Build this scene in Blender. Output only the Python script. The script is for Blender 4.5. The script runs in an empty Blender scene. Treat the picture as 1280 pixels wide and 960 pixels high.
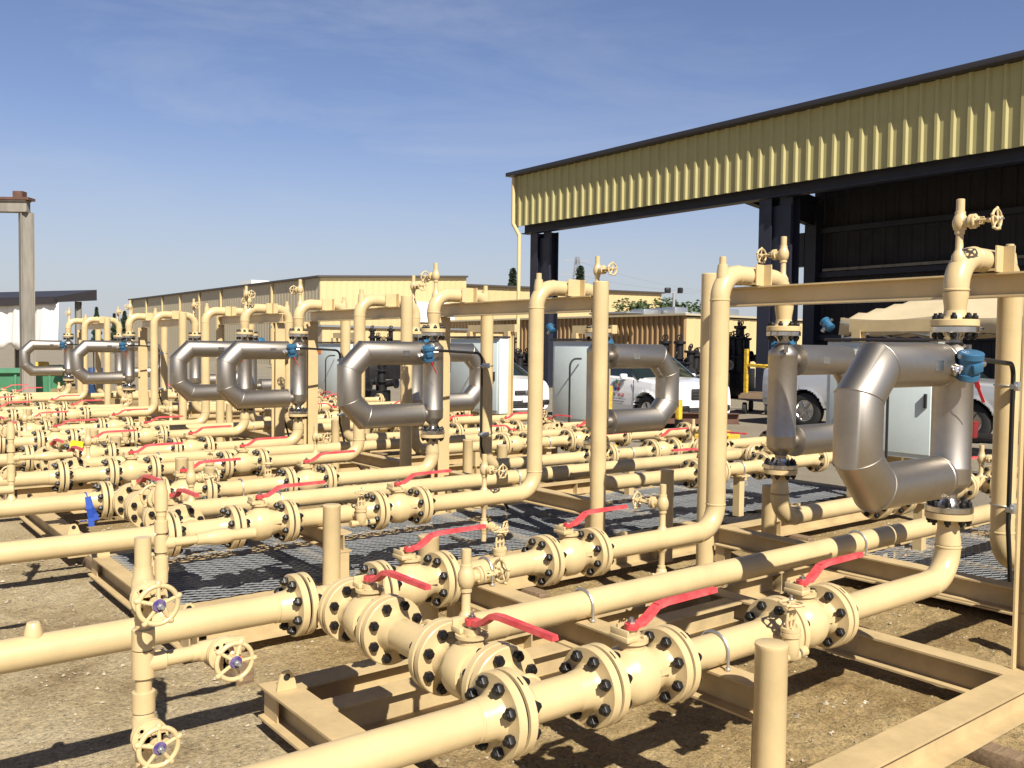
import bpy, bmesh, math, random
from mathutils import Vector, Matrix
random.seed(7)
PI = math.pi
R_ = math.radians
scene = bpy.context.scene
COL = scene.collection
GZ = -0.08                      # ground level (the skids sit on timber)

# ------------------------------------------------------------------ camera maths
FPX, YAW, PITCH, ROLL, CAMH = 1123.9, 0.90546, -0.040064, 0.011889, 1.65
Fv = Vector((math.cos(YAW)*math.cos(PITCH), math.sin(YAW)*math.cos(PITCH), math.sin(PITCH)))
_r = Vector((math.sin(YAW), -math.cos(YAW), 0)); _u = _r.cross(Fv)
Rv = math.cos(ROLL)*_r + math.sin(ROLL)*_u
Uv = -math.sin(ROLL)*_r + math.cos(ROLL)*_u
CAM = Vector((0, 0, CAMH))
def ray(px, py): return Fv + Rv*((px-640)/FPX) - Uv*((py-480)/FPX)
def at(px, py, d): return CAM + ray(px, py)*d                 # point at a measured distance
def on_x(px, py, X): r = ray(px, py); return CAM + r*(X/r.x)
def on_y(px, py, Y): r = ray(px, py); return CAM + r*(Y/r.y)
def gp(px, d): p = at(px, 440, d); return Vector((p.x, p.y, GZ))

# ------------------------------------------------------------------ materials
def mat(name, col, rough=0.5, metal=0.0, var=0.0, vscale=6.0, bump=0.0, bscale=40.0, col2=None, spec=0.5,
        streak=None, coat=0.0, emit=None):
    m = bpy.data.materials.new(name); m.use_nodes = True
    nt = m.node_tree; b = nt.nodes['Principled BSDF']
    b.inputs['Base Color'].default_value = (*col, 1); b.inputs['Roughness'].default_value = rough
    b.inputs['Metallic'].default_value = metal; b.inputs['Specular IOR Level'].default_value = spec
    if coat: b.inputs['Coat Weight'].default_value = coat; b.inputs['Coat Roughness'].default_value = 0.08
    tc = nt.nodes.new('ShaderNodeTexCoord')
    if var > 0 or col2:
        n = nt.nodes.new('ShaderNodeTexNoise'); n.inputs['Scale'].default_value = vscale
        n.inputs['Detail'].default_value = 8; n.inputs['Roughness'].default_value = 0.65
        if streak:
            mp = nt.nodes.new('ShaderNodeMapping'); mp.inputs['Scale'].default_value = streak
            nt.links.new(tc.outputs['Object'], mp.inputs['Vector']); nt.links.new(mp.outputs['Vector'], n.inputs['Vector'])
        else:
            nt.links.new(tc.outputs['Object'], n.inputs['Vector'])
        cr = nt.nodes.new('ShaderNodeValToRGB')
        c2 = col2 if col2 else tuple(c*(1-var) for c in col)
        cr.color_ramp.elements[0].position = 0.35; cr.color_ramp.elements[0].color = (*c2, 1)
        cr.color_ramp.elements[1].position = 0.62; cr.color_ramp.elements[1].color = (*col, 1)
        nt.links.new(n.outputs['Fac'], cr.inputs['Fac']); nt.links.new(cr.outputs['Color'], b.inputs['Base Color'])
        mr = nt.nodes.new('ShaderNodeMapRange'); mr.inputs['To Min'].default_value = min(1, rough*1.35); mr.inputs['To Max'].default_value = rough*0.85
        nt.links.new(n.outputs['Fac'], mr.inputs['Value']); nt.links.new(mr.outputs['Result'], b.inputs['Roughness'])
    if bump > 0:
        n2 = nt.nodes.new('ShaderNodeTexNoise'); n2.inputs['Scale'].default_value = bscale; n2.inputs['Detail'].default_value = 5
        nt.links.new(tc.outputs['Object'], n2.inputs['Vector'])
        bp = nt.nodes.new('ShaderNodeBump'); bp.inputs['Strength'].default_value = bump; bp.inputs['Distance'].default_value = 0.01
        nt.links.new(n2.outputs['Fac'], bp.inputs['Height']); nt.links.new(bp.outputs['Normal'], b.inputs['Normal'])
    return m

M = {}
M['paint'] = mat('cream_paint', (0.575, 0.442, 0.238), 0.28, var=0.16, vscale=3.0, bump=0.06, bscale=140, spec=0.5)
M['paint_dusty'] = mat('dusty_cream_paint', (0.49, 0.37, 0.20), 0.55, var=0.22, vscale=5.0, bump=0.08, bscale=90, spec=0.35)
M['bolt'] = mat('black_bolt', (0.014, 0.013, 0.013), 0.38, metal=0.3, var=0.3, vscale=60)
M['red'] = mat('red_lever_coat', (0.50, 0.035, 0.045), 0.38, var=0.3, vscale=22, bump=0.05, bscale=120, col2=(0.60, 0.10, 0.10))
M['steel'] = mat('machined_steel', (0.62, 0.60, 0.57), 0.22, metal=1.0, var=0.15, vscale=30)
M['jacket'] = mat('blasted_stainless', (0.44, 0.405, 0.36), 0.42, metal=1.0, var=0.18, vscale=4, bump=0.03, bscale=220)
M['galv'] = mat('galvanised', (0.55, 0.57, 0.58), 0.38, metal=0.85, var=0.2, vscale=25)
M['grate'] = mat('expanded_mesh_galvanised', (0.30, 0.32, 0.345), 0.5, metal=0.4, var=0.25, vscale=4)
M['navydrum'] = mat('blue_drum_paint', (0.02, 0.06, 0.17), 0.5, var=0.3)
M['cupred'] = mat('dark_red_cup', (0.20, 0.02, 0.02), 0.5)
M['undersheet'] = mat('dark_undersheet', (0.05, 0.045, 0.04), 0.6, var=0.4, vscale=3)  # for the dark sheet added beneath the mesh decks
M['blue'] = mat('blue_housing', (0.03, 0.115, 0.22), 0.35, var=0.12, vscale=12)
M['black'] = mat('black_rubber', (0.012, 0.012, 0.012), 0.5)
M['purple'] = mat('purple_mark', (0.035, 0.018, 0.13), 0.7, var=0.7, vscale=90, col2=(0.16, 0.12, 0.24))
M['redtag'] = mat('red_tag', (0.62, 0.03, 0.04), 0.6)
M['wood'] = mat('weathered_timber', (0.22, 0.15, 0.09), 0.85, var=0.45, vscale=9, streak=(1, 8, 8), bump=0.3, bscale=30)
M['cab'] = mat('pale_grey_blue_enamel', (0.58, 0.67, 0.68), 0.45, var=0.05)
M['navy'] = mat('dark_blue_steel', (0.018, 0.020, 0.036), 0.5, var=0.2, vscale=2)
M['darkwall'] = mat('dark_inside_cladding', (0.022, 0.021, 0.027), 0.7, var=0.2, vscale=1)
M['fascia'] = mat('olive_tan_cladding', (0.375, 0.335, 0.145), 0.5, var=0.08, vscale=0.8)
M['trim'] = mat('dark_roof_trim', (0.03, 0.026, 0.03), 0.5)
M['tan'] = mat('tan_cladding', (0.56, 0.43, 0.22), 0.6, var=0.06, vscale=0.2)
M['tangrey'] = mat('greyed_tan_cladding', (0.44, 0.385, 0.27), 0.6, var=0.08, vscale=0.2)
M['brownclad'] = mat('brown_ribbed_cladding', (0.30, 0.19, 0.09), 0.6, var=0.1, vscale=0.5)
M['roofdark'] = mat('dark_roof_edge', (0.06, 0.05, 0.045), 0.6)
M['white'] = mat('white_paint', (0.8, 0.8, 0.79), 0.35, spec=0.5)
M['carwhite'] = mat('white_car_paint', (0.80, 0.80, 0.80), 0.22, coat=0.6)
M['silver'] = mat('silver_car_paint', (0.50, 0.51, 0.53), 0.28, metal=0.35, coat=0.6)
M['glass'] = mat('car_glass', (0.015, 0.022, 0.022), 0.05, spec=0.8)
M['lens'] = mat('lamp_lens', (0.36, 0.37, 0.38), 0.10, metal=0.8, var=0.85, vscale=14)
M['amber'] = mat('amber_lens', (0.75, 0.16, 0.03), 0.25)
M['tyre'] = mat('tyre', (0.018, 0.018, 0.018), 0.8)
M['chrome'] = mat('wheel_alloy', (0.6, 0.6, 0.6), 0.25, metal=1)
M['yellow'] = mat('yellow_paint', (0.72, 0.47, 0.03), 0.5, var=0.5, vscale=9, col2=(0.32, 0.20, 0.03))
M['tarp'] = mat('white_tarp', (0.74, 0.74, 0.73), 0.7, var=0.05, bump=0.2, bscale=3)
M['canvas'] = mat('tan_canvas', (0.52, 0.43, 0.28), 0.8, var=0.08, vscale=4, bump=0.25, bscale=5)
M['concrete'] = mat('grey_weathered_steel', (0.25, 0.23, 0.20), 0.75, var=0.35, vscale=1.5, streak=(3, 3, .4))
M['rust'] = mat('rusty_steel', (0.13, 0.065, 0.045), 0.8, var=0.4, vscale=5)
M['green'] = mat('green_enamel', (0.07, 0.24, 0.13), 0.5, var=0.15, vscale=3)
M['junk'] = mat('dark_machinery', (0.022, 0.020, 0.022), 0.45, metal=0.3, var=0.5, vscale=5)
M['bark'] = mat('bark', (0.09, 0.06, 0.04), 0.9, var=0.3)
M['leaf'] = mat('conifer_needles', (0.035, 0.06, 0.03), 0.7, var=0.5, vscale=1.2)
M['leaf2'] = mat('broad_leaves', (0.07, 0.11, 0.035), 0.6, var=0.5, vscale=1.2)
M['pylon'] = mat('pylon_steel', (0.30, 0.31, 0.34), 0.6, metal=0.3)
M['bluecloth'] = mat('blue_ribbon', (0.015, 0.06, 0.34), 0.5)
M['tagyellow'] = mat('yellow_tag', (0.80, 0.60, 0.02), 0.6)
M['orange'] = mat('orange_plastic', (0.80, 0.20, 0.03), 0.5)
M['brown'] = mat('brown_plastic', (0.10, 0.035, 0.02), 0.4)
M['text'] = mat('grey_lettering', (0.10, 0.10, 0.11), 0.5)
M['textred'] = mat('red_lettering', (0.45, 0.03, 0.03), 0.5)
M['greyfilm'] = mat('grey_swoosh_film', (0.33, 0.34, 0.40), 0.4)
M['dotgreen'] = mat('green_petal', (0.02, 0.22, 0.08), 0.5)
M['dotblue'] = mat('blue_petal', (0.02, 0.05, 0.35), 0.5)
M['dotred'] = mat('red_petal', (0.6, 0.04, 0.03), 0.5)
M['dotorange'] = mat('orange_petal', (0.75, 0.26, 0.04), 0.5)
M['paper'] = mat('white_paper', (0.75, 0.74, 0.70), 0.8)
M['stone'] = mat('pebble', (0.42, 0.36, 0.265), 0.9, var=0.5, vscale=30, col2=(0.11, 0.085, 0.055))

# ------------------------------------------------------------------ mesh builder
def frame(d):
    d = Vector(d).normalized()
    a = Vector((0, 0, 1)) if abs(d.z) < 0.9 else Vector((1, 0, 0))
    u = a.cross(d).normalized(); v = d.cross(u)
    return d, u, v

class MB:
    def __init__(s): s.v = []; s.f = []; s.m = []; s.sm = []
    def face(s, idx, m=0, sm=True): s.f.append(tuple(idx)); s.m.append(m); s.sm.append(sm)
    def lathe(s, prof, o, d, seg=24, m=0, caps=True, sm=True):
        d, u, v = frame(d); o = Vector(o); rings = []
        for t, r in prof:
            base = len(s.v)
            for k in range(seg):
                a = 2*PI*k/seg; s.v.append(o + d*t + (u*math.cos(a) + v*math.sin(a))*max(r, 1e-5))
            rings.append(base)
        for a, b in zip(rings, rings[1:]):
            for k in range(seg):
                k2 = (k+1) % seg; s.face((a+k, a+k2, b+k2, b+k), m, sm)
        if caps:
            s.face([rings[0]+k for k in range(seg)][::-1], m, False)
            s.face([rings[-1]+k for k in range(seg)], m, False)
        return s
    def cyl(s, p0, p1, r, seg=16, m=0, r2=None):
        p0 = Vector(p0); p1 = Vector(p1); L = (p1-p0).length
        return s.lathe([(0, r), (L, r if r2 is None else r2)], p0, p1-p0, seg, m)
    def tube(s, pts, r, seg=20, m=0, caps=True):
        pts = [Vector(p) for p in pts]; n = len(pts)
        ds = [(pts[i+1]-pts[i]).normalized() for i in range(n-1)]
        d, u, v = frame(ds[0])
        rr = r if isinstance(r, (list, tuple)) else [r]*n
        off = [u*math.cos(2*PI*k/seg) + v*math.sin(2*PI*k/seg) for k in range(seg)]
        rings = []
        for i in range(n):
            base = len(s.v)
            if i == 0 or i == n-1:
                q = [o for o in off]
            else:
                nn = (ds[i-1]+ds[i]).normalized(); q = [o - ds[i-1]*(o.dot(nn)/ds[i-1].dot(nn)) for o in off]
            for o in q: s.v.append(pts[i] + o*rr[i])
            if 0 < i < n-1: off = [o - ds[i]*o.dot(ds[i]) for o in q]
            rings.append(base)
        for a, b in zip(rings, rings[1:]):
            for k in range(seg):
                k2 = (k+1) % seg; s.face((a+k, a+k2, b+k2, b+k), m, True)
        if caps:
            s.face([rings[0]+k for k in range(seg)][::-1], m, False); s.face([rings[-1]+k for k in range(seg)], m, False)
        return s
    def torus(s, c, d, R, r, seg=32, sub=10, m=0, a0=0.0, a1=2*PI):
        d, u, v = frame(d); c = Vector(c); full = abs(a1-a0-2*PI) < 1e-4
        n = seg if full else seg+1; base = len(s.v)
        for i in range(n):
            a = a0 + (a1-a0)*i/seg; e = u*math.cos(a) + v*math.sin(a)
            for k in range(sub):
                b = 2*PI*k/sub; s.v.append(c + e*(R + r*math.cos(b)) + d*(r*math.sin(b)))
        for i in range(seg):
            i2 = (i+1) % n
            for k in range(sub):
                k2 = (k+1) % sub; s.face((base+i*sub+k, base+i2*sub+k, base+i2*sub+k2, base+i*sub+k2), m, True)
        return s
    def hexa(s, corners, m=0):
        b = len(s.v); s.v += [Vector(c) for c in corners]
        for q in ((0, 3, 2, 1), (4, 5, 6, 7), (0, 1, 5, 4), (1, 2, 6, 5), (2, 3, 7, 6), (3, 0, 4, 7)):
            s.face([b+i for i in q], m, False)
        return s
    def box(s, c, size, m=0, rot=None, bev=0.0):
        c = Vector(c); hx, hy, hz = size[0]/2, size[1]/2, size[2]/2
        if bev > 0:
            bm = bmesh.new(); bmesh.ops.create_cube(bm, size=1)
            for w in bm.verts: w.co = Vector((w.co.x*size[0], w.co.y*size[1], w.co.z*size[2]))
            bmesh.ops.bevel(bm, geom=bm.edges[:], offset=bev, segments=2, affect='EDGES', profile=0.5)
            b = len(s.v); bm.verts.index_update()
            for w in bm.verts: s.v.append(c + (rot @ w.co if rot else w.co))
            for fa in bm.faces: s.face([b+w.index for w in fa.verts], m, True)
            bm.free(); return s
        P = [Vector(p) for p in ((-hx, -hy, -hz), (hx, -hy, -hz), (hx, hy, -hz), (-hx, hy, -hz), (-hx, -hy, hz), (hx, -hy, hz), (hx, hy, hz), (-hx, hy, hz))]
        return s.hexa([c + (rot @ p if rot else p) for p in P], m)
    def bar(s, p0, p1, w, h, up=(0, 0, 1), m=0, bev=0.0):
        p0 = Vector(p0); p1 = Vector(p1); d = (p1-p0); L = d.length; d.normalize(); up = Vector(up)
        side = up.cross(d)
        if side.length < 1e-4: side = Vector((1, 0, 0))
        side.normalize(); u2 = d.cross(side)
        rot = Matrix((d, side, u2)).transposed()
        return s.box((p0+p1)/2, (L, w, h), m, rot, bev)
    def prism(s, poly, o, ex, ey, ez, depth, m=0, sm=False):
        """poly in (ex,ey) plane pushed along ez"""
        o = Vector(o); ex = Vector(ex); ey = Vector(ey); ez = Vector(ez); n = len(poly); b = len(s.v)
        for k in (0, 1):
            for x, y in poly: s.v.append(o + ex*x + ey*y + ez*(depth*k))
        s.face([b+i for i in range(n)][::-1], m, False); s.face([b+n+i for i in range(n)], m, False)
        for i in range(n):
            j = (i+1) % n; s.face((b+i, b+j, b+n+j, b+n+i), m, sm)
        return s
    def ibeam(s, p0, p1, h=0.15, w=0.145, tf=0.011, tw=0.009, m=0, updir=(0, 0, 1)):
        """p0,p1 on the bottom centre line"""
        p0 = Vector(p0); p1 = Vector(p1); d = (p1-p0); L = d.length; d.normalize(); up = Vector(updir); side = up.cross(d).normalized()
        a, b2 = w/2, tw/2
        poly = [(-a, 0), (a, 0), (a, tf), (b2, tf+.004), (b2, h-tf-.004), (a, h-tf), (a, h), (-a, h), (-a, h-tf), (-b2, h-tf-.004), (-b2, tf+.004), (-a, tf)]
        # concave caps are split into three quads
        b = len(s.v); n = len(poly)
        for k in (0, 1):
            for x, y in poly: s.v.append(p0 + side*x + up*y + d*(L*k))
        for i in range(n):
            j = (i+1) % n; s.face((b+i, b+j, b+n+j, b+n+i), m, False)
        for k, rev in ((0, True), (n, False)):
            for q in ((0, 1, 2, 3, 10, 11), (3, 4, 9, 10), (4, 5, 6, 7, 8, 9)):
                idx = [b+k+i for i in q]; s.face(idx[::-1] if rev else idx, m, False)
        return s
    def hexnut(s, o, d, r, t, m=0):
        return s.lathe([(0, r*.93), (t*.12, r), (t*.85, r), (t, r*.86)], o, d, 6, m, sm=False)
    def mesh(s, name, mats, origin=(0, 0, 0), fix=False):
        me = bpy.data.meshes.new(name); o = Vector(origin)
        me.from_pydata([tuple(p-o) for p in s.v], [], s.f)
        for m in mats: me.materials.append(m)
        for p, mi, sm in zip(me.polygons, s.m, s.sm): p.material_index = mi; p.use_smooth = sm
        bm = bmesh.new(); bm.from_mesh(me); bmesh.ops.recalc_face_normals(bm, faces=bm.faces[:]); bm.to_mesh(me); bm.free()
        try: me.set_sharp_from_angle(angle=R_(38))
        except Exception: pass
        me.update(); return me
    def build(s, name, mats, parent=None, loc=None):
        """world coordinates -> object; parent is an Empty or a mesh object"""
        if not isinstance(mats, (list, tuple)): mats = [mats]
        pw = wloc(parent) if parent else Vector((0, 0, 0))
        lw = Vector(loc) if loc is not None else (pw if parent else s.centre())
        ob = bpy.data.objects.new(name, s.mesh(name, mats, lw)); COL.objects.link(ob)
        if parent: ob.parent = parent
        ob.location = lw - pw
        return ob
    def centre(s):
        xs = [p.x for p in s.v]; ys = [p.y for p in s.v]; zs = [p.z for p in s.v]
        return Vector(((min(xs)+max(xs))/2, (min(ys)+max(ys))/2, min(zs)))

def wloc(o):
    """world position of an object whose ancestors are unrotated"""
    p = Vector((0, 0, 0))
    while o: p += o.location; o = o.parent
    return p
def tag(o, label=None, cat=None, group=None, kind=None):
    if label: o['label'] = label
    if cat: o['category'] = cat
    if group: o['group'] = group
    if kind: o['kind'] = kind
    return o
def empty(name, loc, label, cat, group=None):
    o = bpy.data.objects.new(name, None); o.empty_display_size = 0.2; COL.objects.link(o); o.location = loc
    return tag(o, label, cat, group)
def place(name, me, parent, wpos, rot=None):
    """instance of a template mesh at a world position (parent unrotated)"""
    o = bpy.data.objects.new(name, me); COL.objects.link(o); o.parent = parent
    o.location = Vector(wpos) - wloc(parent)
    if rot: o.rotation_euler = rot.to_euler()
    return o
def sub(name, me, parent, lpos=(0, 0, 0), lrot=None):
    o = bpy.data.objects.new(name, me); COL.objects.link(o); o.parent = parent; o.location = lpos
    if lrot: o.rotation_euler = lrot.to_euler()
    return o
def basis(ex, ez):
    ex = Vector(ex).normalized(); ez = Vector(ez); ez = (ez - ex*ez.dot(ex)).normalized(); ey = ez.cross(ex)
    return Matrix((ex, ey, ez)).transposed()
X, Y, Z = Vector((1, 0, 0)), Vector((0, 1, 0)), Vector((0, 0, 1))

def fillet(pts, R, n=10):
    pts = [Vector(p) for p in pts]; out = [pts[0]]
    for i in range(1, len(pts)-1):
        a = (pts[i-1]-pts[i]).normalized(); b = (pts[i+1]-pts[i]).normalized()
        ang = a.angle(b); t = R/math.tan(ang/2); c = pts[i] + (a+b).normalized()*(R/math.sin(ang/2))
        p0 = pts[i]+a*t; p1 = pts[i]+b*t; e0 = (p0-c); e1 = (p1-c); tot = e0.angle(e1)
        for k in range(n+1):
            q = k/n; out.append(c + (e0*math.sin((1-q)*tot) + e1*math.sin(q*tot))/math.sin(tot))
    out.append(pts[-1]); return out
# ------------------------------------------------------------------ fitting templates (local +X is the flow axis)
PR = 0.057                                    # 4 inch pipe radius
PM = [M['paint'], M['bolt'], M['steel']]
def T_flange():
    m = MB(); m.lathe([(-.098, .0575), (-.092, .0605), (-.055, .065), (-.036, .075), (-.0345, .080), (-.0345, .1235), (-.031, .127), (-.0075, .127), (-.006, .1255), (-.0045, .094),
                       (.0045, .094), (.006, .1255), (.0075, .127), (.031, .127), (.0345, .1235), (.0345, .080), (.036, .075), (.055, .065), (.092, .0605), (.098, .0575)], (0, 0, 0), X, 48)
    m.lathe([(-.0046, .1165), (.0046, .1165)], (0, 0, 0), X, 48, 1)
    b = len(m.v)
    for i in range(6):                                             # marker dash on the rim
        a = PI*.62 + .24*i/5
        for xx in (.0135, .0185): m.v.append(Vector((xx, .1273*math.cos(a), .1273*math.sin(a))))
    for i in range(5): m.face((b+2*i, b+2*i+1, b+2*i+3, b+2*i+2), 1, True)
    return m.mesh('flange', PM)
def bolt_into(m, p, d, half, r, mi):
    p = Vector(p); d = Vector(d).normalized()
    m.cyl(p-d*(half+.030), p+d*(half+.030), r*.5, 10, mi)
    for sg in (-1, 1): m.hexnut(p+d*sg*half, d*sg, r, r*1.15, mi); m.lathe([(0, r*.62), (r*.25, r*.55), (r*.4, r*.2)], p+d*sg*(half+r*1.15), d*sg, 8, mi)
def T_bolt():
    m = MB(); bolt_into(m, (0, 0, 0), X, .0345, .0185, 0); return m.mesh('bolt', [M['bolt']])
def T_valve():
    m = MB(); L = .33
    m.lathe([(.034, .076), (.05, .070), (.075, .068), (.095, .078), (.115, .094), (.135, .100), (.185, .100), (.203, .095), (.206, .082), (.235, .077), (.262, .068), (.285, .068), (.296, .076)], (0, 0, 0), X, 40)
    m.cyl((.16, 0, .085), (.16, 0, .112), .046, 24); m.cyl((.16, 0, .112), (.16, 0, .122), .056, 24)
    for a in range(4): m.hexnut((.16+.042*math.cos(a*PI/2+.78), .042*math.sin(a*PI/2+.78), .122), Z, .009, .009)
    m.cyl((.16, 0, .122), (.16, 0, .140), .030, 20); m.cyl((.16, 0, .140), (.16, 0, .158), .014, 12)
    m.box((.125, 0, .132), (.055, .085, .018), bev=.003); m.box((.105, 0, .148), (.008, .08, .030), bev=.002); m.box((.165, .047, .145), (.05, .008, .03))
    m.box((.24, -.079, .015), (.05, .006, .02)); m.cyl((.225, 0, -.07), (.225, 0, -.088), .012, 10)
    return m.mesh('ball_valve', PM)
def T_lever():
    m = MB()
    m.cyl((0, 0, .152), (0, 0, .170), .024, 20)
    path = [(0, 0, .163), (.045, 0, .164), (.075, 0, .180), (.115, 0, .208), (.16, 0, .214), (.42, 0, .216)]
    ws = [.036, .036, .036, .034, .032, .026]
    for i in range(len(path)-1):
        p, q = Vector(path[i]), Vector(path[i+1]); d = (q-p).normalized(); up = Vector((-d.z, 0, d.x)); b = len(m.v)
        for c, w in ((p, ws[i]), (q, ws[i+1])):
            m.v += [c+Y*(-w/2)-up*.0085, c+Y*(w/2)-up*.0085, c+Y*(w/2-.003)+up*.0085, c-Y*(w/2-.003)+up*.0085]
        for k in range(4): k2 = (k+1) % 4; m.face((b+k, b+k2, b+4+k2, b+4+k), 0, False)
        m.face((b, b+3, b+2, b+1), 0, False); m.face((b+4, b+5, b+6, b+7), 0, False)
    m.hexnut((0, 0, .170), Z, .014, .011, 1); m.cyl((0, 0, .17), (0, 0, .19), .007, 10, 1)
    return m.mesh('lever', [M['red'], M['steel']])
def handwheel_mesh(R, r, hub, nspoke=5, name='handwheel'):
    m = MB(); m.torus((0, 0, 0), X, R, r, 40, 10)
    for k in range(nspoke):
        a = 2*PI*k/nspoke + .3; e = Vector((0, math.cos(a), math.sin(a)))
        m.cyl(e*R*.28+X*.004, e*R, r*.75, 8); m.lathe([(-r*1.1, r*.4), (-r*.6, r*1.15), (r*.6, r*1.25), (r*1.3, r*.9), (r*1.7, r*.3)], e*(R+r*.4), e, 10)
    m.lathe([(-.008, R*.30), (.004, R*.36), (.008, R*.36)], (0, 0, 0), X, 20)
    m.lathe([(.0082, R*.35), (.0105, R*.30)], (0, 0, 0), X, 18, 1)
    m.hexnut((.0105, 0, 0), X, R*.17, .008, 2); m.cyl((.012, 0, 0), (.032, 0, 0), R*.085, 10, 2)
    return m.mesh(name, [M['paint'], hub, M['galv']])
def bonnet(m, x0, z, k=1.0, kl=None):
    """gate valve bonnet pointing +X from (x0,0,z)"""
    o = Vector((x0, 0, z)); L = k if kl is None else kl
    m.cyl(o, o+X*.026*L, .024*k, 18); m.lathe([(.024*L, .030*k), (.026*L, .034*k), (.036*L, .034*k), (.038*L, .031*k)], o, X, 22)
    m.lathe([(.040*L, .034*k), (.050*L, .034*k), (.052*L, .028*k), (.060*L, .018*k), (.070*L, .016*k)], o, X, 22)
    for a in range(4):
        q = a*PI/2+.78; e = Vector((0, math.cos(q), math.sin(q)))*.025*k; m.hexnut(o+X*.050*L+e, X, .007*k, .008*L); m.cyl(o+X*.018*L+e, o+X*.058*L+e, .004*k, 8)
    for sg in (-1, 1):
        m.tube([o+X*.055*L+Y*sg*.020*k, o+X*.075*L+Y*sg*.023*k, o+X*.105*L+Y*sg*.020*k, o+X*.116*L+Y*sg*.010*k], .0055*k, 8)
        m.box(o+X*.068*L, (.010*L, .050*k, .014*k)); m.cyl(o+X*.060*L+Z*sg*.014*k, o+X*.088*L+Z*sg*.014*k, .004*k, 8)
    m.cyl(o+X*.104*L, o+X*.120*L, .012*k, 14); m.cyl(o+X*.06*L, o+X*.150*L, .0055*k, 10)
def T_vent():
    m = MB()
    m.lathe([(-.03, .034), (.0, .033), (.022, .022), (.03, .0175), (.10, .0165), (.102, .022), (.118, .022), (.122, .027), (.145, .033), (.165, .033), (.185, .026), (.19, .023), (.205, .023), (.207, .019), (.262, .0185), (.264, .016)], (0, 0, 0), Z, 22)
    bonnet(m, .022, .155); return m.mesh('gate_valve', PM)
VENT_HW = Vector((.165, 0, .155))
def T_plug():
    m = MB(); m.lathe([(-.03, .036), (0, .036), (.05, .029), (.052, .021), (.095, .020), (.097, .017)], (0, 0, 0), Z, 22); return m.mesh('plug', PM)
def T_drainside():
    """globe valve beside a run: pipe nipple along -Y.. local +Y points outwards from the pipe, stem up, outlet +X"""
    m = MB()
    m.cyl((0, .04, 0), (0, .12, 0), .019, 14); m.lathe([(0, .030), (.02, .022), (.03, .019)], (0, .05, 0), Y, 16)
    m.lathe([(-.055, .020), (-.04, .030), (.0, .034), (.025, .030), (.03, .036), (.045, .036), (.047, .033), (.049, .036), (.062, .036), (.064, .028)], (0, .13, 0), Z, 22)
    for a in range(4): q = a*PI/2+.78; m.hexnut((.026*math.cos(q), .13+.026*math.sin(q), .062), Z, .007, .008)
    for sg in (-1, 1): m.tube([(sg*.020, .13, .062), (sg*.024, .13, .085), (sg*.020, .13, .118), (sg*.008, .13, .128)], .0055, 8)
    m.box((0, .13, .095), (.050, .012, .010)); m.cyl((0, .13, .06), (0, .13, .15), .0055, 8); m.cyl((0, .13, .115), (0, .13, .132), .012, 12)
    m.lathe([(0, .026), (.032, .026), (.034, .021)], (.0, .13, -.042), -X, 16); m.cyl((-.03, .13, -.042), (-.058, .13, -.042), .016, 12, 2); m.cyl((-.055, .13, -.042), (-.092, .13, -.042), .019, 14)
    m.cyl((0, .13, -.042), (.06, .13, -.042), .018, 14); m.cyl((.05, .13, -.042), (.075, .13, -.042), .022, 14)
    return m.mesh('globe_valve', PM)
def T_ubolt():
    m = MB(); m.torus((0, 0, 0), X, PR+.007, .0055, 20, 8, 0, 0, PI)
    for sg in (-1, 1): m.cyl((0, sg*(PR+.007), 0), (0, sg*(PR+.007), -.085), .0055, 8); m.hexnut((0, sg*(PR+.007), -PR-.001), Z, .011, .009)
    return m.mesh('u_bolt', [M['galv']])
def T_mflange():
    """meter flange pair, +X side is stainless"""
    m = MB()
    m.lathe([(-.075, .048), (-.05, .052), (-.034, .060), (-.032, .064), (-.032, .102), (-.029, .105), (-.003, .105), (-.002, .100), (.0, .100)], (0, 0, 0), X, 40)
    m.lathe([(.0, .095), (.003, .105), (.027, .105), (.030, .102), (.030, .055), (.034, .050), (.055, .036), (.075, .030)], (0, 0, 0), X, 40, 2)
    for k in range(8):
        a = 2*PI*(k+.5)/8; bolt_into(m, Vector((0, math.cos(a), math.sin(a)))*.083, X, .032, .0165, 1)
    return m.mesh('meter_flange', PM)
def T_transmitter():
    m = MB()
    m.cyl((0, 0, 0), (.055, 0, 0), .018, 16, 1); m.hexnut((.005, 0, 0), X, .026, .015, 1); m.hexnut((.03, 0, 0), X, .024, .012, 1)
    m.lathe([(-.072, .042), (-.068, .049), (-.044, .049), (-.042, .044), (-.01, .046), (.026, .048), (.029, .055), (.054, .055), (.058, .050), (.060, .044)], (.095, 0, 0), Vector((.25, 0, 1)), 32, 0)
    m.box((.095, -.048, -.005), (.05, .02, .045), 0, None, .006); m.cyl((.105, 0, -.0), (.168, 0, -.02), .016, 14, 1)
    return m.mesh('transmitter', [M['blue'], M['steel']])
TF, TB, TV, TL, TVENT, TPLUG = T_flange(), T_bolt(), T_valve(), T_lever(), T_vent(), T_plug()
TDS, TU, TMF, TTX = T_drainside(), T_ubolt(), T_mflange(), T_transmitter()
THW = handwheel_mesh(.044, .0062, M['paint'])
THWS = handwheel_mesh(.040, .0050, M['paint'], 4)
THWP = handwheel_mesh(.0405, .0056, M['purple'])
def T_manifold():
    m = MB(); m.lathe([(-.06, .0185), (-.045, .019), (-.04, .0235), (.03, .0245), (.04, .021), (.06, .019)], (0, 0, 0), Z, 20)
    bonnet(m, .016, 0, 1.12, .68); return m.mesh('gate_valve', PM)
TMAN = T_manifold()
MAN_HW = Vector((.108, 0, 0))
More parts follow.
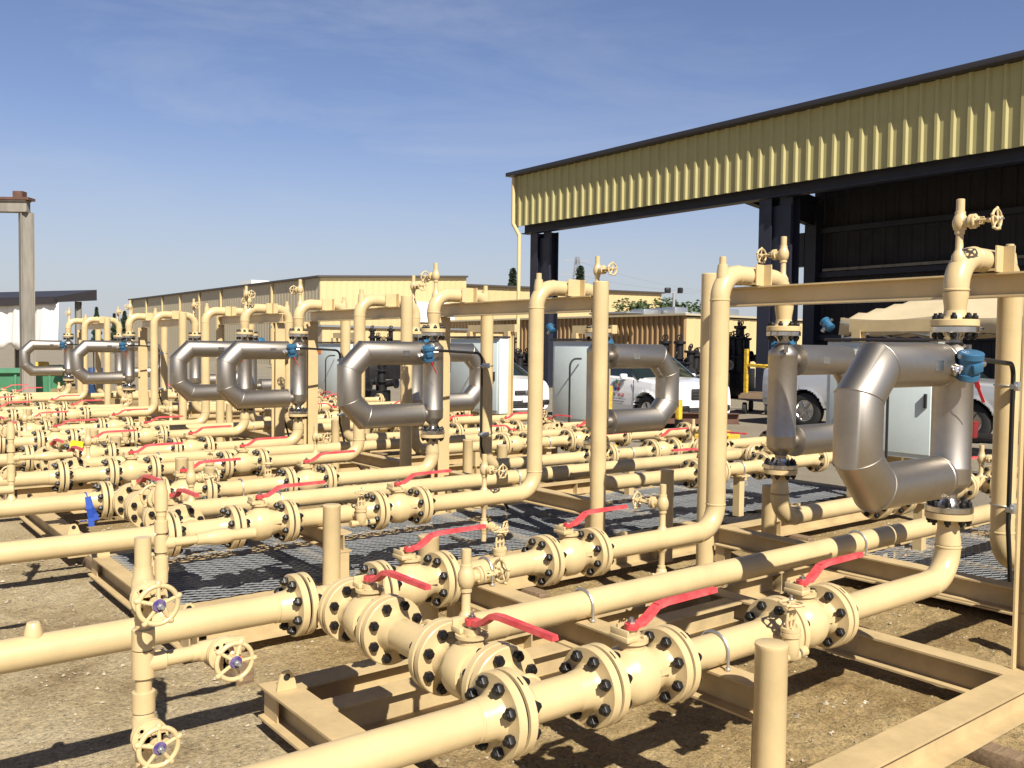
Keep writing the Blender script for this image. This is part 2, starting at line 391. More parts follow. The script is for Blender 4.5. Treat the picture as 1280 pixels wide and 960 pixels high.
def T_redtag():
    m = MB(); m.bar((0, 0, 0), (.015, -.01, -.05), .022, .003, (1, 0, 0)); m.bar((.015, -.01, -.05), (.05, -.02, -.115), .014, .003, (1, 0, 0)); return m.mesh('warning_tag', [M['redtag']])
TTAG = T_redtag()

JX = [1.58, 1.95, 2.28, 2.90, 3.23]
XR, XM, XF = 4.23, 4.86, 4.555
XD = 4.80                   # riser, far drop pipe, top frame
ZP, ZT = 0.585, 2.10                            # run height, top pipe height
HALF = 0.69

def weld(m, p, d, r=PR): m.lathe([(-.006, r), (-.003, r+.003), (.003, r+.003), (.006, r)], p, d, 28, caps=False)

def skid(label, ymid, s, hi, x_in=(-.6, -.6), trees=(None, None), cab=True, deck=None, txrot=0):
    root = empty('metering_skid', (1.55, ymid, 0), label, 'pipe skid', 'metering skids parked in a row')
    y = lambda l: ymid + s*l
    y1, y2 = y(-HALF), y(HALF)
    rest = MB(); nb = [0]
    def flange(p, d, bolts=None):
        d = Vector(d); rot = basis(d, Z if abs(d.z) < .9 else X)
        f = place('flange', TF, root, p, rot)
        single = hi and bolts
        for k in range(8):
            a = 2*PI*(k+.5)/8
            if single:
                sub('bolt', TB, f, (0, .1*math.cos(a), .1*math.sin(a)))
            else:
                e = rot @ Vector((0, .1*math.cos(a), .1*math.sin(a))); bolt_into(rest, Vector(p)+e, d, .0345, .0185, 0)
        return f
    def valve(p, d, lever_dir=None, flip=False):
        d = Vector(d); v = place('ball_valve', TV, root, p, basis(d, Z))
        L = sub('lever', TL, v, (.16, 0, 0), Matrix.Rotation(PI, 3, 'Z') if flip else None)
        return v
    def pipe(name, pts, fil=True, welds=()):
        m = MB(); m.tube(fillet(pts, .152) if fil and len(pts) > 2 else pts, PR, 32)
        for p, d in welds: weld(m, p, d)
        return m
    # ---- base frame
    f = MB(); X0, X1 = 1.55, 9.1
    for l in (-.965, .965): f.ibeam((X0+.145, y(l), 0), (X1-.145, y(l), 0))
    for xx in (X0+.0725, X1-.0725): f.ibeam((xx, y(-1.04), 0), (xx, y(1.04), 0))
    for xx in (4.45, 6.02, 7.5): f.ibeam((xx, y(-.89), 0.001), (xx, y(.89), 0.001), .148, .12)
    if deck:
        f.ibeam((X0+.146, y(.66), 0.001), (4.38, y(.66), .001), .145, .12)
    for l in (-.965, .965):
        for xx in (X0+.03, 3.0, 5.2, 6.8, X1-.3): f.box((xx, y(l)-s*0, .075), (.008, .138, .126))
    fr = f.build('base_frame', M['paint_dusty'], root)
    for l in (-.90, .90):
        g = MB(); q = [(-.045, 0), (.045, 0), (.04, .035), (.028, .07), (.014, .085), (-.014, .085), (-.028, .07), (-.04, .035)]
        g.prism(q, (X0+.07, y(l)-.006, .151), X, Z, Y, .012); g.lathe([(0, .016), (.0135, .016)], (X0+.07, y(l)-.0068, .21), Y, 16, 1)
        g.build('lifting_lug', [M['paint'], M['black']], root)
    # ---- raised pipe supports
    for xx in (2.53, 4.60):
        g = MB(); g.ibeam((xx, y(-.955), ZP-PR-.122), (xx, y(.955), ZP-PR-.122), .119, .105, .008, .007)
        for l in (-.92, .92): g.box((xx, y(l), .278), (.07, .07, .25))
        g.build('cross_support', M['paint_dusty'], root)
    for (xx, l) in ((2.42, -1.01), (2.42, 1.01), (5.27, 1.06), (5.27, -1.06)):
        g = MB(); g.lathe([(.151 if abs(l) < 1.05 else .0, .052), (.700, .052), (.705, .054), (.714, .053), (.716, .049)], (xx, y(l), .0), Z, 28)
        g.build('stub_post', M['paint'], root)
    # ---- top frame
    g = MB(); g.ibeam((XF, y(-1.07), ZT-PR-.002-.118), (XF, y(.97), ZT-PR-.002-.118), .117, .10, .009, .008); g.build('top_beam', M['paint'], root)
    g = MB(); g.lathe([(.15, .058), (2.135, .058), (2.140, .054)], (XF, y(1.03), 0), Z, 32); g.build('frame_post', M['paint'], root)
    g = MB(); g.ibeam((XF, y(-1.0), .15), (XF, y(-1.0), ZT-PR-.122), .12, .12, .009, .008, updir=(0, 1, 0))
    g.build('frame_post', M['paint'], root)
    for l in (-HALF, HALF):
        g = MB(); yy = y(l)
        g.box((XF, yy-.0655, ZT+.005), (.15, .008, .125)); g.box((XF+(.0 if s > 0 else .045), yy-.095, ZT+.005), (.008, .05, .125)); g.box((XF-.071, yy+.0, ZT-PR+.01), (.008, .122, .012))
        g.build('pipe_saddle', M['paint'], root)
    # ---- the two runs
    for run, yy, o in ((1, y1, -s), (2, y2, s)):
        xi = x_in[run-1]
        m = MB(); m.tube([(xi, yy, ZP), (JX[0]-.09, yy, ZP)], PR, 32); weld(m, (JX[0]-.105, yy, ZP), X)
        m.lathe([(0, .030), (.02, .030), (.055, .021), (.057, .019)], (.60, yy, ZP+PR-.012), Z, 20)
        m.build('inlet_pipe', PM, root)
        if xi > -2: 
            flange((xi-.09, yy, ZP), X)
        m = MB(); m.tube([(JX[0]+.09, yy, ZP), (JX[1]-.09, yy, ZP)], PR+.002, 32); xt = 1.715
        sg = 1 if yy < ymid else -1
        m.tube([(xt, yy, ZP), (xt, yy+sg*.10, ZP)], PR+.001, 32); m.torus((xt, yy+sg*.058, ZP), Y, PR+.004, .010, 32, 8)
        m.build('tee', PM, root)
        for k, xx in enumerate(JX): flange((xx, yy, ZP), X, bolts=True)
        valve((JX[1], yy, ZP), X); valve((JX[3], yy, ZP), X)
        m = MB(); m.tube([(JX[2]+.09, yy, ZP), (JX[3]-.09, yy, ZP)], PR, 32); m.build('spool_pipe', PM, root)
        place('u_bolt', TU, root, (2.53, yy, ZP))
        # drain globe valve on the outer side
        dv = place('globe_valve', TDS, root, (2.80 if run == 1 else 2.72, yy, ZP), basis(X if o > 0 else -X, Z))
        sub('handwheel', THWS, dv, (0, .13, .150), Matrix.Rotation(-PI/2, 3, 'Y'))
        # riser / meter / drop
        if run == 1:
            m = MB(); m.tube(fillet([(JX[4]+.09, yy, ZP), (XR, yy, ZP), (XR, yy, ZP+.165)], .152), PR, 32)
            weld(m, (XR-.16, yy, ZP), X); weld(m, (XR, yy, ZP+.155), Z)
            m.lathe([(.0, PR), (.02, PR), (.07, .049), (.10, .047)], (XR, yy, ZP+.16), Z, 32); m.build('riser_elbow', PM, root)
            pts = fillet([(XR, yy, ZT-.165), (XR, yy, ZT), (XD, yy, ZT), (XD, yy, ZP), (6.0-.09, yy, ZP)], .152)
            m = MB(); m.tube(pts, PR, 32); m.lathe([(0, PR), (.02, PR), (.07, .049), (.10, .047)], (XR, yy, ZT-.16), -Z, 32)
            for p, d in (((XR, yy, ZT-.155), Z), ((XR+.155, yy, ZT), X), ((XD-.155, yy, ZT), X), ((XD, yy, ZT-.155), Z), ((XD, yy, ZP+.155), Z), ((XD+.155, yy, ZP), X)): weld(m, p, d)
            m.build('crossover_pipe', PM, root); xm, sgx, xp = XR, -1, XD
        else:
            pts = fillet([(JX[4]+.09, yy, ZP), (XR, yy, ZP), (XR, yy, ZT), (XM, yy, ZT), (XM, yy, ZT-.165)], .152)
            m = MB(); m.tube(pts, PR, 32); m.lathe([(0, PR), (.02, PR), (.07, .049), (.10, .047)], (XM, yy, ZT-.16), -Z, 32)
            for p, d in (((XR-.155, yy, ZP), X), ((XR, yy, ZP+.155), Z), ((XR, yy, ZT-.155), Z), ((XR+.155, yy, ZT), X)): weld(m, p, d)
            m.build('crossover_pipe', PM, root)
            m = MB(); m.lathe([(0, .047), (.03, .049), (.08, PR), (.10, PR)], (XM, yy, ZP+.255), -Z, 32)
            m.tube(fillet([(XM, yy, ZP+.165), (XM, yy, ZP), (6.0-.09, yy, ZP)], .152), PR, 32); weld(m, (XM+.155, yy, ZP), X)
            m.build('outlet_elbow', PM, root); xm, sgx, xp = XM, 1, XR
        # meter
        zb, zt2 = .905, 1.775
        m = MB()
        m.lathe([(zb+.06, .033), (zb+.085, .036), (zb+.095, .050), (zb+.135, .088), (zb+.140, .0895), (zb+.20, .0895), (zb+.205, .0905), (zb+.215, .0905), (zb+.22, .088),
                 (zt2-.16, .088), (zt2-.155, .0905), (zt2-.145, .0905), (zt2-.14, .0895), (zt2-.125, .088), (zt2-.085, .050), (zt2-.075, .035), (zt2-.05, .033)], (xm, yy, 0), Z, 40)
        m.box((xm-.03*sgx-.05, yy-.078, zt2-.11), (.028, .012, .05))
        meter = m.build('flow_meter', [M['jacket']], root)
        m = MB(); za, zc = 1.595, 1.075; dx = sgx
        pth = [(xm+dx*.13, yy, za), (xm+dx*.665, yy, za), (xm+dx*.80, yy, za-.135), (xm+dx*.80, yy, zc+.135), (xm+dx*.665, yy, zc), (xm+dx*.13, yy, zc)]
        m.tube(pth, .098, 40)
        for i in (1, 2, 3, 4):
            a, b, c = Vector(pth[i-1]), Vector(pth[i]), Vector(pth[i+1]); n = ((b-a).normalized()+(c-b).normalized()).normalized()
            d1 = (b-a).normalized(); _, u, v = frame(d1); ring = []
            for k in range(41):
                w = u*math.cos(2*PI*k/40)+v*math.sin(2*PI*k/40); w = w - d1*(w.dot(n)/d1.dot(n)); ring.append(b + w*.0985)
            m.tube(ring, .0022, 6)
        for zz in (za, zc):
            m.lathe([(.0, .092), (.004, .1005), (.022, .1005), (.026, .097)], (xm+dx*.125, yy, zz), X*dx, 40); m.cyl((xm, yy, zz), (xm+dx*.15, yy, zz), .047, 24)
        lo = m.build('sensor_loop', [M['jacket']], meter)
        m = MB(); yo = yy-.0985
        m.box((xm+dx*.33, yo, za+.0), (.07, .003, .045)); m.build('name_plate', [M['steel']], meter)
        place('meter_flange', TMF, root, (xm, yy, zb), basis(Z, X)); place('meter_flange', TMF, root, (xm, yy, zt2), basis(-Z, X))
        # transmitter on the riser, cable down the neighbouring pipe
        tz = za-.005
        dtx = Vector((.80, -.42, .30)) if run == 1 else Vector((.2, .6, .5))
        tb = Vector((xm-.215, yy-.095, tz-.02)) if run == 1 else Vector((xm+.16, yy+.06, za+.03))
        place('transmitter', TTX, root, tb, basis(dtx, Vector((-.15, -.2, 1)) if run == 1 else Y))
        place('warning_tag', TTAG, root, tb + dtx.normalized()*.10 + Vector((0, -.02, -.055)))
        m = MB(); p0 = tb + dtx.normalized()*.16 + Vector((0, .01, .0))
        if run == 1:
            xc, yc = XD-.105, yy-.072
            m.tube(fillet([p0, p0+Vector((.05, .0, .0)), (xc, yc, tz+.01), (xc, yc, ZP+.2), (xc+.10, yc+.02, ZP-.12), (xc+.35, yc+.05, .18)], .07, 8), .0115, 12)
            m.build('cable', M['black'], root)
            for zz in (1.49, .88):
                m = MB(); m.box((xc+.03, yc-.012, zz), (.075, .035, .045), 0, None, .004); m.cyl((xc-.035, yc-.01, zz), (xc-.0, yc-.01, zz), .014, 12); m.torus((XD, yy, zz), Z, PR+.003, .004, 28, 6); m.build('pipe_clamp', M['galv'], root)
        # top vent and plug
        xv, xpl = (XR+.02, XD-.02) if run == 1 else (XM-.02, XR+.02)
        vv = place('gate_valve', TVENT, root, (xv, yy, ZT+.005), basis(Y*o, Z)); sub('handwheel', THW, vv, VENT_HW)
        place('plug', TPLUG, root, (xpl, yy, ZT+.005), basis(X, Z))
        if run == 2:
            vv = place('gate_valve', TVENT, root, (3.77, yy, ZP+PR-.01), basis(Vector((-.25, s*.97, 0)) if s > 0 else Vector((.25, -.97, 0)), Z)); sub('handwheel', THW, vv, VENT_HW)
            vv = place('gate_valve', TVENT, root, (3.77, yy, ZP-PR+.01), basis(Vector((.5, -.86, 0)) if s < 0 else Vector((-.8, -.6, 0)), -Z)); sub('handwheel', THW, vv, VENT_HW)
        # outlet end
        for xx in (6.0, 6.33, 6.95, 7.28, 7.85): flange((xx, yy, ZP), X)
        valve((6.0, yy, ZP), X, flip=(run == 2)); valve((6.95, yy, ZP), X)
        m = MB(); m.tube([(6.42, yy, ZP), (6.86, yy, ZP)], PR, 28); m.build('spool_pipe', PM, root)
        place('u_bolt', TU, root, (6.64, yy, ZP))
        m = MB(); m.tube([(7.37, yy, ZP), (7.76, yy, ZP)], PR+.002, 28); m.tube([(7.55, yy, ZP), (7.55, yy+sg*.10, ZP)], PR+.001, 28); m.torus((7.55, yy+sg*.058, ZP), Y, PR+.004, .01, 28, 8); m.build('tee', PM, root)
        m = MB(); m.tube([(7.94, yy, ZP), (8.9, yy, ZP)], PR, 28); m.build('outlet_pipe', PM, root); flange((8.99, yy, ZP), X)
        for xx in (6.64, 8.5):
            m = MB(); m.box((xx, yy, .34), (.07, .07, .375)); m.box((xx, yy, .521), (.12, .16, .012)); m.build('pipe_stand', M['paint'], root)
        vv = place('gate_valve', TVENT, root, (7.62, yy, ZP+PR-.01), basis(Y*(-o), Z)); sub('handwheel', THW, vv, VENT_HW)
    # ---- cross over lines at both ends with their own valves
    for xc, near in ((1.715, True), (7.55, False)):
        for sg in (-1, 1):
            for l in (.50, .185): flange((xc, ymid+sg*l, ZP), Y, bolts=near and (sg < 0 or l < .3) and hi)
        # valve from the far side towards the camera
        valve((xc, ymid+.50, ZP), -Y); valve((xc, ymid-.185, ZP), -Y)
        m = MB(); m.tube([(xc, ymid+.10, ZP), (xc, ymid-.10, ZP)], PR+.004, 32)
        if near:
            m.tube([(xc, ymid, ZP), (2.1, ymid, ZP)], PR+.002, 32); m.torus((xc+.06, ymid, ZP), X, PR+.004, .010, 32, 8)
        else: m.tube([(xc, ymid, ZP), (7.2, ymid, ZP)], PR+.002, 32)
        m.build('tee', PM, root)
    m = MB(); m.tube([(2.1, ymid, ZP), (7.2, ymid, ZP)], PR, 32); weld(m, (2.1, ymid, ZP), X); m.build('centre_pipe', PM, root)
    for xx in (2.53, 4.60): place('u_bolt', TU, root, (xx, ymid, ZP))
    vv = place('gate_valve', TVENT, root, (1.935, ymid, ZP+PR-.01), basis(X, Z)); sub('handwheel', THW, vv, VENT_HW)
    # ---- sample trees on the inlets
    for run, tr in ((1, trees[0]), (2, trees[1])):
        if tr is None: continue
        xx, zs = tr; yy = y1 if run == 1 else y2; o = -s if run == 1 else s
        m = MB(); top = zs['top']
        m.lathe([(0, .030), (.02, .022), (.03, .0175)], (xx, yy, ZP+PR-.005), Z, 20); m.cyl((xx, yy, ZP+PR), (xx, yy, top), .0175, 20)
        for zc in zs['coupl']: m.lathe([(-.024, .019), (-.022, .0245), (.022, .0245), (.024, .019)], (xx, yy, zc), Z, 20)
        zb_ = zs['branch']
        m.lathe([(-.03, .0245), (.03, .0245)], (xx, yy, zb_), Z, 20); m.lathe([(0, .0235), (.045, .0235), (.048, .0175), (.13, .0165), (.132, .022), (.17, .024)], (xx, yy, zb_), X, 18)
        m.build('sample_pipe', PM, root)
        for zv in zs['valves']:
            v = place('gate_valve', TMAN, root, (xx, yy, zv), basis(Y*o, Z)); sub('handwheel', THWP, v, MAN_HW)
        if zs.get('side'):
            v = place('gate_valve', TMAN, root, (xx+.165, yy, zb_), basis(Y*o, X)); sub('handwheel', THWP, v, MAN_HW)
        else:
            m = MB(); m.lathe([(.17, .024), (.20, .030), (.25, .030), (.27, .022), (.36, .022), (.362, .019)], (xx, yy, zb_), X, 18); m.build('branch_cap', PM, root)
    if deck:
        x0, x1, l0, l1 = deck; m = MB(); ya, yb = sorted((y(l0), y(l1))); px, py = .125, .060; zz = .158
        nx, ny = int((x1-x0)/px), int((yb-ya)/py)
        for j in range(ny):
            for i in range(nx):
                a = x0+i*px; b = ya+j*py
                for (ax, ay, bx, by) in ((a, b+py*.5, a+px*.5, b+py*.93), (a+px*.5, b+py*.93, a+px, b+py*.5), (a, b+py*.5, a+px*.5, b+py*.07), (a+px*.5, b+py*.07, a+px, b+py*.5)):
                    n = Vector((-(by-ay), bx-ax, 0)).normalized()*.0030; k = len(m.v); up = .0012 if by > ay else -.0012
                    p, q = Vector((ax, ay, zz)), Vector((bx, by, zz))
                    m.v += [p-n+Z*up, q-n+Z*up, q+n-Z*up, p+n-Z*up, p-n-Z*.0035, q-n-Z*.0035]
                    m.face((k, k+1, k+2, k+3), 0, False); m.face((k, k+4, k+5, k+1), 0, False)
        m.build('mesh_deck', M['grate'], root)
        m = MB(); m.box(((x0+x1)/2, (ya+yb)/2, .03), (x1-x0-.02, yb-ya-.02, .012)); m.build('added_dark_sheet', M['undersheet'], root)  # dark sheet added under the deck so the mesh holes look dark
        for k in range(1, 6):
            m = MB(); m.box((x0+(x1-x0)*k/6, (ya+yb)/2, .135), (.03, yb-ya, .03)); m.build('deck_bearer', M['paint_dusty'], root)
    b = rest.build('bolt', M['bolt'], root); b['kind'] = 'stuff'
    return root

treeA1 = (.575, dict(top=1.225, coupl=[1.0, .86], branch=.945, valves=[1.10, .795], side=True))
treeA2 = (1.03, dict(top=1.14, coupl=[.97, .835], branch=.905, valves=[1.07, .80], side=False))
treeB1 = (1.02, dict(top=1.14, coupl=[.97, .835], branch=.905, valves=[1.07, .80], side=False))
sk = []
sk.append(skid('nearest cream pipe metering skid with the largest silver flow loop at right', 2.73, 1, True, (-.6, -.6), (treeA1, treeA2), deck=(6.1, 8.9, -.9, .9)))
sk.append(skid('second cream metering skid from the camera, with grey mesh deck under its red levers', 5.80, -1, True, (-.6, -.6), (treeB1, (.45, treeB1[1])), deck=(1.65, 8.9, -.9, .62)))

sk.append(skid('third cream metering skid, its silver loop left of the loop pair by the pale panel', 8.49, -1, False))
sk.append(skid('fourth cream metering skid, loop partly hidden behind the third skid loop', 11.40, 1, False))
sk.append(skid('fifth cream metering skid, small silver loop right of the last one at far left', 15.05, -1, False))
sk.append(skid('farthest cream metering skid, smallest silver loop at the far left of the row', 19.46, -1, False))
# ------------------------------------------------------------------ small things lying on or tied to the skids
def block(c, size, label, rz=0):
    m = MB(); m.box(c, size, 0, Matrix.Rotation(rz, 3, 'Z'), .006); tag(m.build('timber_block', M['wood']), label, 'timber block', 'timber blocks under the skids')
BL = 'weathered timber block under a skid frame'
for ym, who in ((2.73, 'nearest'), (5.80, 'second'), (8.49, 'third'), (11.40, 'fourth')):
    for k, (xx, l) in enumerate(((1.72, -.95), (1.72, .95), (3.9, -.95), (3.9, .95), (7.0, -.95), (7.0, .95))):
        near = 'near' if l < 0 else 'far'
        pos = ('left front', 'middle', 'rear')[k//2]
        block((xx, ym+l-.05 - (.12 if k == 0 else 0), GZ/2-.001), (.10, .42 + (.2 if k == 0 else 0), -GZ-.004), f'timber block under the {pos} of the {who} skid, {near} side rail', .03)
m = MB(); m.box((1.72, 4.50, .016), (.07, .06, .036), 0, None, .004)
tag(m.build('plastic_shim', M['orange']), 'orange plastic shim on a timber block under the second skid', 'shim')
def ribbon(p, w, lens, mt, label):
    m = MB(); p = Vector(p); m.torus(p, X, PR+.003, .004, 28, 6)
    b = p + Vector((0, -PR-.004, .0))
    for k, (dx, L) in enumerate(lens):
        pts = [b+Vector((0, 0, .04)), b+Vector((dx*.3, -.012, -L*.25)), b+Vector((dx*.8, -.006, -L*.65)), b+Vector((dx, -.012, -L))]
        for a, c in zip(pts, pts[1:]): m.bar(a, c, .036, .004, (.3, 1, 0))
    tag(m.build('ribbon', mt), label, 'ribbon')
pB1 = on_y(107, 625, 6.49); ribbon((pB1.x, 6.49, ZP), .02, ((.02, .16), (.05, .12)), M['bluecloth'], 'blue plastic ribbon tied round a cream inlet pipe')
m = MB(); q = on_y(93, 548, 9.18); m.box((q.x, 9.18-PR-.02, .69), (.11, .012, .085), 0, Matrix.Rotation(.2, 3, 'Y')); m.tube([(q.x, 9.18-PR-.01, .72), (q.x, 9.18, .66)], .004, 6)
tag(m.build('hang_tag', M['tagyellow']), 'yellow tag hanging on a cream pipe of the third skid', 'tag')
def scrap(p, w, h, mt, label, nm):
    m = MB(); p = Vector(p); n = 6; b = len(m.v)
    for i in range(n+1):
        for j in range(n+1): m.v.append(p + Vector(((i/n-.5)*w, (j/n-.5)*h, .008+.006*math.sin(i*1.7+j)*math.cos(j*1.3))))
    for i in range(n):
        for j in range(n): a = b+i*(n+1)+j; m.face((a, a+1, a+n+2, a+n+1), 0, True)
    o = m.build(nm, mt); tag(o, label, 'scrap'); sm = o.modifiers.new('th', 'SOLIDIFY'); sm.thickness = .002
g = lambda px, py: (CAM + ray(px, py)*((GZ-CAMH)/ray(px, py).z))
scrap(g(1081, 880), .035, .022, M['paper'], 'white paper scrap lying on the dirt inside the nearest skid', 'paper_scrap')
scrap(g(1043, 899), .03, .025, M['orange'], 'small orange plastic scrap on the dirt inside the nearest skid', 'plastic_scrap')
scrap(g(104, 652), .06, .03, M['bluecloth'], 'torn blue ribbon end lying below the tied ribbon', 'ribbon_scrap')

# ------------------------------------------------------------------ ground
def ground():
    m = MB(); n = 110; S = []
    xs = [-60 + 0.0]
    m.v = [Vector(p) for p in ((-900, -900, GZ), (1500, -900, GZ), (1500, 1500, GZ), (-900, 1500, GZ))]; m.face((0, 1, 2, 3), 0, False)
    o = m.build('ground', [M['ground']], None, (0, 0, GZ)); o['kind'] = 'structure'
    return o
mt = bpy.data.materials.new('dirt_and_asphalt'); mt.use_nodes = True; M['ground'] = mt
nt = mt.node_tree; b = nt.nodes['Principled BSDF']; b.inputs['Roughness'].default_value = .95; b.inputs['Specular IOR Level'].default_value = .15
N = lambda t: nt.nodes.new(t); Lk = nt.links.new
tc = N('ShaderNodeTexCoord')
def noise(sc, det=8, rough=.6, off=0):
    n = N('ShaderNodeTexNoise'); n.inputs['Scale'].default_value = sc; n.inputs['Detail'].default_value = det; n.inputs['Roughness'].default_value = rough
    mp = N('ShaderNodeMapping'); mp.inputs['Location'].default_value = (off, off*.7, 0); Lk(tc.outputs['Object'], mp.inputs['Vector']); Lk(mp.outputs['Vector'], n.inputs['Vector']); return n
def ramp(fac, stops):
    r = N('ShaderNodeValToRGB'); e = r.color_ramp.elements
    while len(e) < len(stops): e.new(.5)
    for k, (p, c) in enumerate(stops): e[k].position = p; e[k].color = (*c, 1)
    Lk(fac, r.inputs['Fac']); return r
def mix(f, a, c, bt='MIX'):
    x = N('ShaderNodeMix'); x.data_type = 'RGBA'; x.blend_type = bt
    if isinstance(f, float): x.inputs[0].default_value = f
    else: Lk(f, x.inputs[0])
    Lk(a, x.inputs[6]); Lk(c, x.inputs[7]); return x.outputs[2]
dirtA = ramp(noise(1.3, 10, .7).outputs['Fac'], [(.30, (.215, .155, .085)), (.46, (.385, .31, .19)), (.66, (.50, .425, .29))])
fine = ramp(noise(55, 6, .75, 3).outputs['Fac'], [(.30, (.22, .21, .20)), (.47, (.85, .85, .85)), (.72, (1.4, 1.35, 1.28))])
dirt = mix(1.0, dirtA.outputs['Color'], fine.outputs['Color'], 'MULTIPLY')
vor = N('ShaderNodeTexVoronoi'); vor.inputs['Scale'].default_value = 38; Lk(tc.outputs['Object'], vor.inputs['Vector'])
peb = ramp(vor.outputs['Distance'], [(.10, (1, 1, 1)), (.22, (0, 0, 0))])
vc = N('ShaderNodeSeparateColor'); Lk(vor.outputs['Color'], vc.inputs[0])
sel = ramp(vc.outputs[0], [(.80, (0, 0, 0)), (.84, (1, 1, 1))])
pm = N('ShaderNodeMath'); pm.operation = 'MULTIPLY'; Lk(peb.outputs['Color'], pm.inputs[0]); Lk(sel.outputs['Color'], pm.inputs[1])
pcol = ramp(vc.outputs[1], [(.0, (.30, .25, .17)), (1, (.52, .47, .37))])
dirt = mix(pm.outputs[0], dirt, pcol.outputs['Color'])
asA = ramp(noise(.35, 8, .65, 9).outputs['Fac'], [(.3, (.22, .19, .145)), (.7, (.29, .255, .20))])
asF = ramp(noise(40, 4, .7, 5).outputs['Fac'], [(.3, (.8, .8, .8)), (.7, (1.1, 1.1, 1.1))])
asph = mix(1.0, asA.outputs['Color'], asF.outputs['Color'], 'MULTIPLY')
sp = N('ShaderNodeSeparateXYZ'); Lk(tc.outputs['Object'], sp.inputs[0])
nz = noise(.5, 6, .6, 2); ad = N('ShaderNodeMath'); ad.operation = 'MULTIPLY_ADD'; ad.inputs[1].default_value = 3.0; Lk(nz.outputs['Fac'], ad.inputs[0]); Lk(sp.outputs['X'], ad.inputs[2])
edge = ramp(N('ShaderNodeMapRange').outputs['Result'], [(.45, (0, 0, 0)), (.55, (1, 1, 1))])
mr = edge.inputs['Fac'].links[0].from_node; mr.inputs['From Min'].default_value = 9.2; mr.inputs['From Max'].default_value = 12.2; Lk(ad.outputs[0], mr.inputs['Value'])
ym = N('ShaderNodeMath'); ym.operation = 'MULTIPLY_ADD'; ym.inputs[1].default_value = 1.0; Lk(noise(1.7, 6, .7, 4).outputs['Fac'], ym.inputs[0]); Lk(sp.outputs['X'], ym.inputs[2])
brw = ramp(N('ShaderNodeMapRange').outputs['Result'], [(.3, (1, 1, 1)), (.7, (.86, .78, .62))]); mr2 = brw.inputs['Fac'].links[0].from_node
mr2.inputs['From Min'].default_value = 1.6; mr2.inputs['From Max'].default_value = 3.2; Lk(ym.outputs[0], mr2.inputs['Value'])
dirt = mix(1.0, dirt, brw.outputs['Color'], 'MULTIPLY')
Lk(mix(edge.outputs['Color'], dirt, asph), b.inputs['Base Color'])
bh = N('ShaderNodeMath'); bh.operation = 'ADD'; n1 = noise(14, 10, .75, 1); n2 = noise(70, 4, .7, 8); Lk(n1.outputs['Fac'], bh.inputs[0])
m2 = N('ShaderNodeMath'); m2.operation = 'MULTIPLY'; m2.inputs[1].default_value = .5; Lk(n2.outputs['Fac'], m2.inputs[0]); Lk(m2.outputs[0], bh.inputs[1])
bh2 = N('ShaderNodeMath'); bh2.operation = 'ADD'; m3 = N('ShaderNodeMath'); m3.operation = 'MULTIPLY'; m3.inputs[1].default_value = .35; Lk(pm.outputs[0], m3.inputs[0]); Lk(bh.outputs[0], bh2.inputs[0]); Lk(m3.outputs[0], bh2.inputs[1])
bp = N('ShaderNodeBump'); bp.inputs['Strength'].default_value = .75; bp.inputs['Distance'].default_value = .035; Lk(bh2.outputs[0], bp.inputs['Height']); Lk(bp.outputs['Normal'], b.inputs['Normal'])
ground()
from mathutils import noise as mn
m = MB(); nx_, ny_ = 420, 320; gx0, gx1, gy0, gy1 = -.3, 9.0, .2, 7.4
for j in range(ny_+1):
    for i in range(nx_+1):
        x = gx0+(gx1-gx0)*i/nx_; y = gy0+(gy1-gy0)*j/ny_; e = min(i, nx_-i, j, ny_-j)/12; e = min(1, e)
        ins = 1 if (1.75 < y < 3.65 and 1.7 < x < 6) else .35
        h = .010*abs(mn.noise(Vector((x*1.1, y*1.1, 0)))) + ins*(.030*max(0, mn.noise(Vector((x*4, y*4, 3)))) + .026*max(0, mn.noise(Vector((x*13, y*13, 7)))))
        h += .05*max(0, 1-abs(y-2.02-.10*mn.noise(Vector((x*2, 0, 5))))/.09)*max(0, mn.noise(Vector((x*7, y*7, 1)))+.25) if 2.3 < x < 3.4 else 0
        m.v.append(Vector((x, y, GZ+.004+h*e)))
for j in range(ny_):
    for i in range(nx_): a = j*(nx_+1)+i; m.face((a, a+1, a+nx_+2, a+nx_+1), 0, True)
o = m.build('dirt_ground', [M['ground']], None, (0, 0, GZ)); o['kind'] = 'structure'
GH = lambda x, y: 0
# loose stones: nobody could count them
m = MB(); rnd = random.Random(3)
for k in range(14000):
    x = rnd.uniform(.2, 8.8); y = rnd.uniform(.9, 9.0)
    r = rnd.choice((.0035, .004, .005, .006, .008, .011)) * rnd.uniform(.8, 1.4)
    if rnd.random() < .012: r *= 2.2
    b0 = len(m.v); a0 = rnd.uniform(0, 6.28); c = Vector((x, y, GZ+.008+r*.2))
    for (dx, dy, dz) in ((1, 0, 0), (.3, .95, 0), (-.8, .6, 0), (-.8, -.6, .1), (.3, -.9, 0), (0, 0, .75), (.3, .3, .6)):
        ca, sa = math.cos(a0), math.sin(a0); j = rnd.uniform(.7, 1.2)
        m.v.append(c + Vector(((dx*ca-dy*sa)*r*j, (dx*sa+dy*ca)*r*j*.8, dz*r*j)))
    for q in ((0, 1, 6), (1, 2, 5, 6), (2, 3, 5), (3, 4, 5), (4, 0, 6, 5)): m.face([b0+i for i in q], 0, False)
o = m.build('loose_stones', M['stone']); tag(o, 'loose small stones scattered over the dirt yard', 'gravel', None, 'stuff')
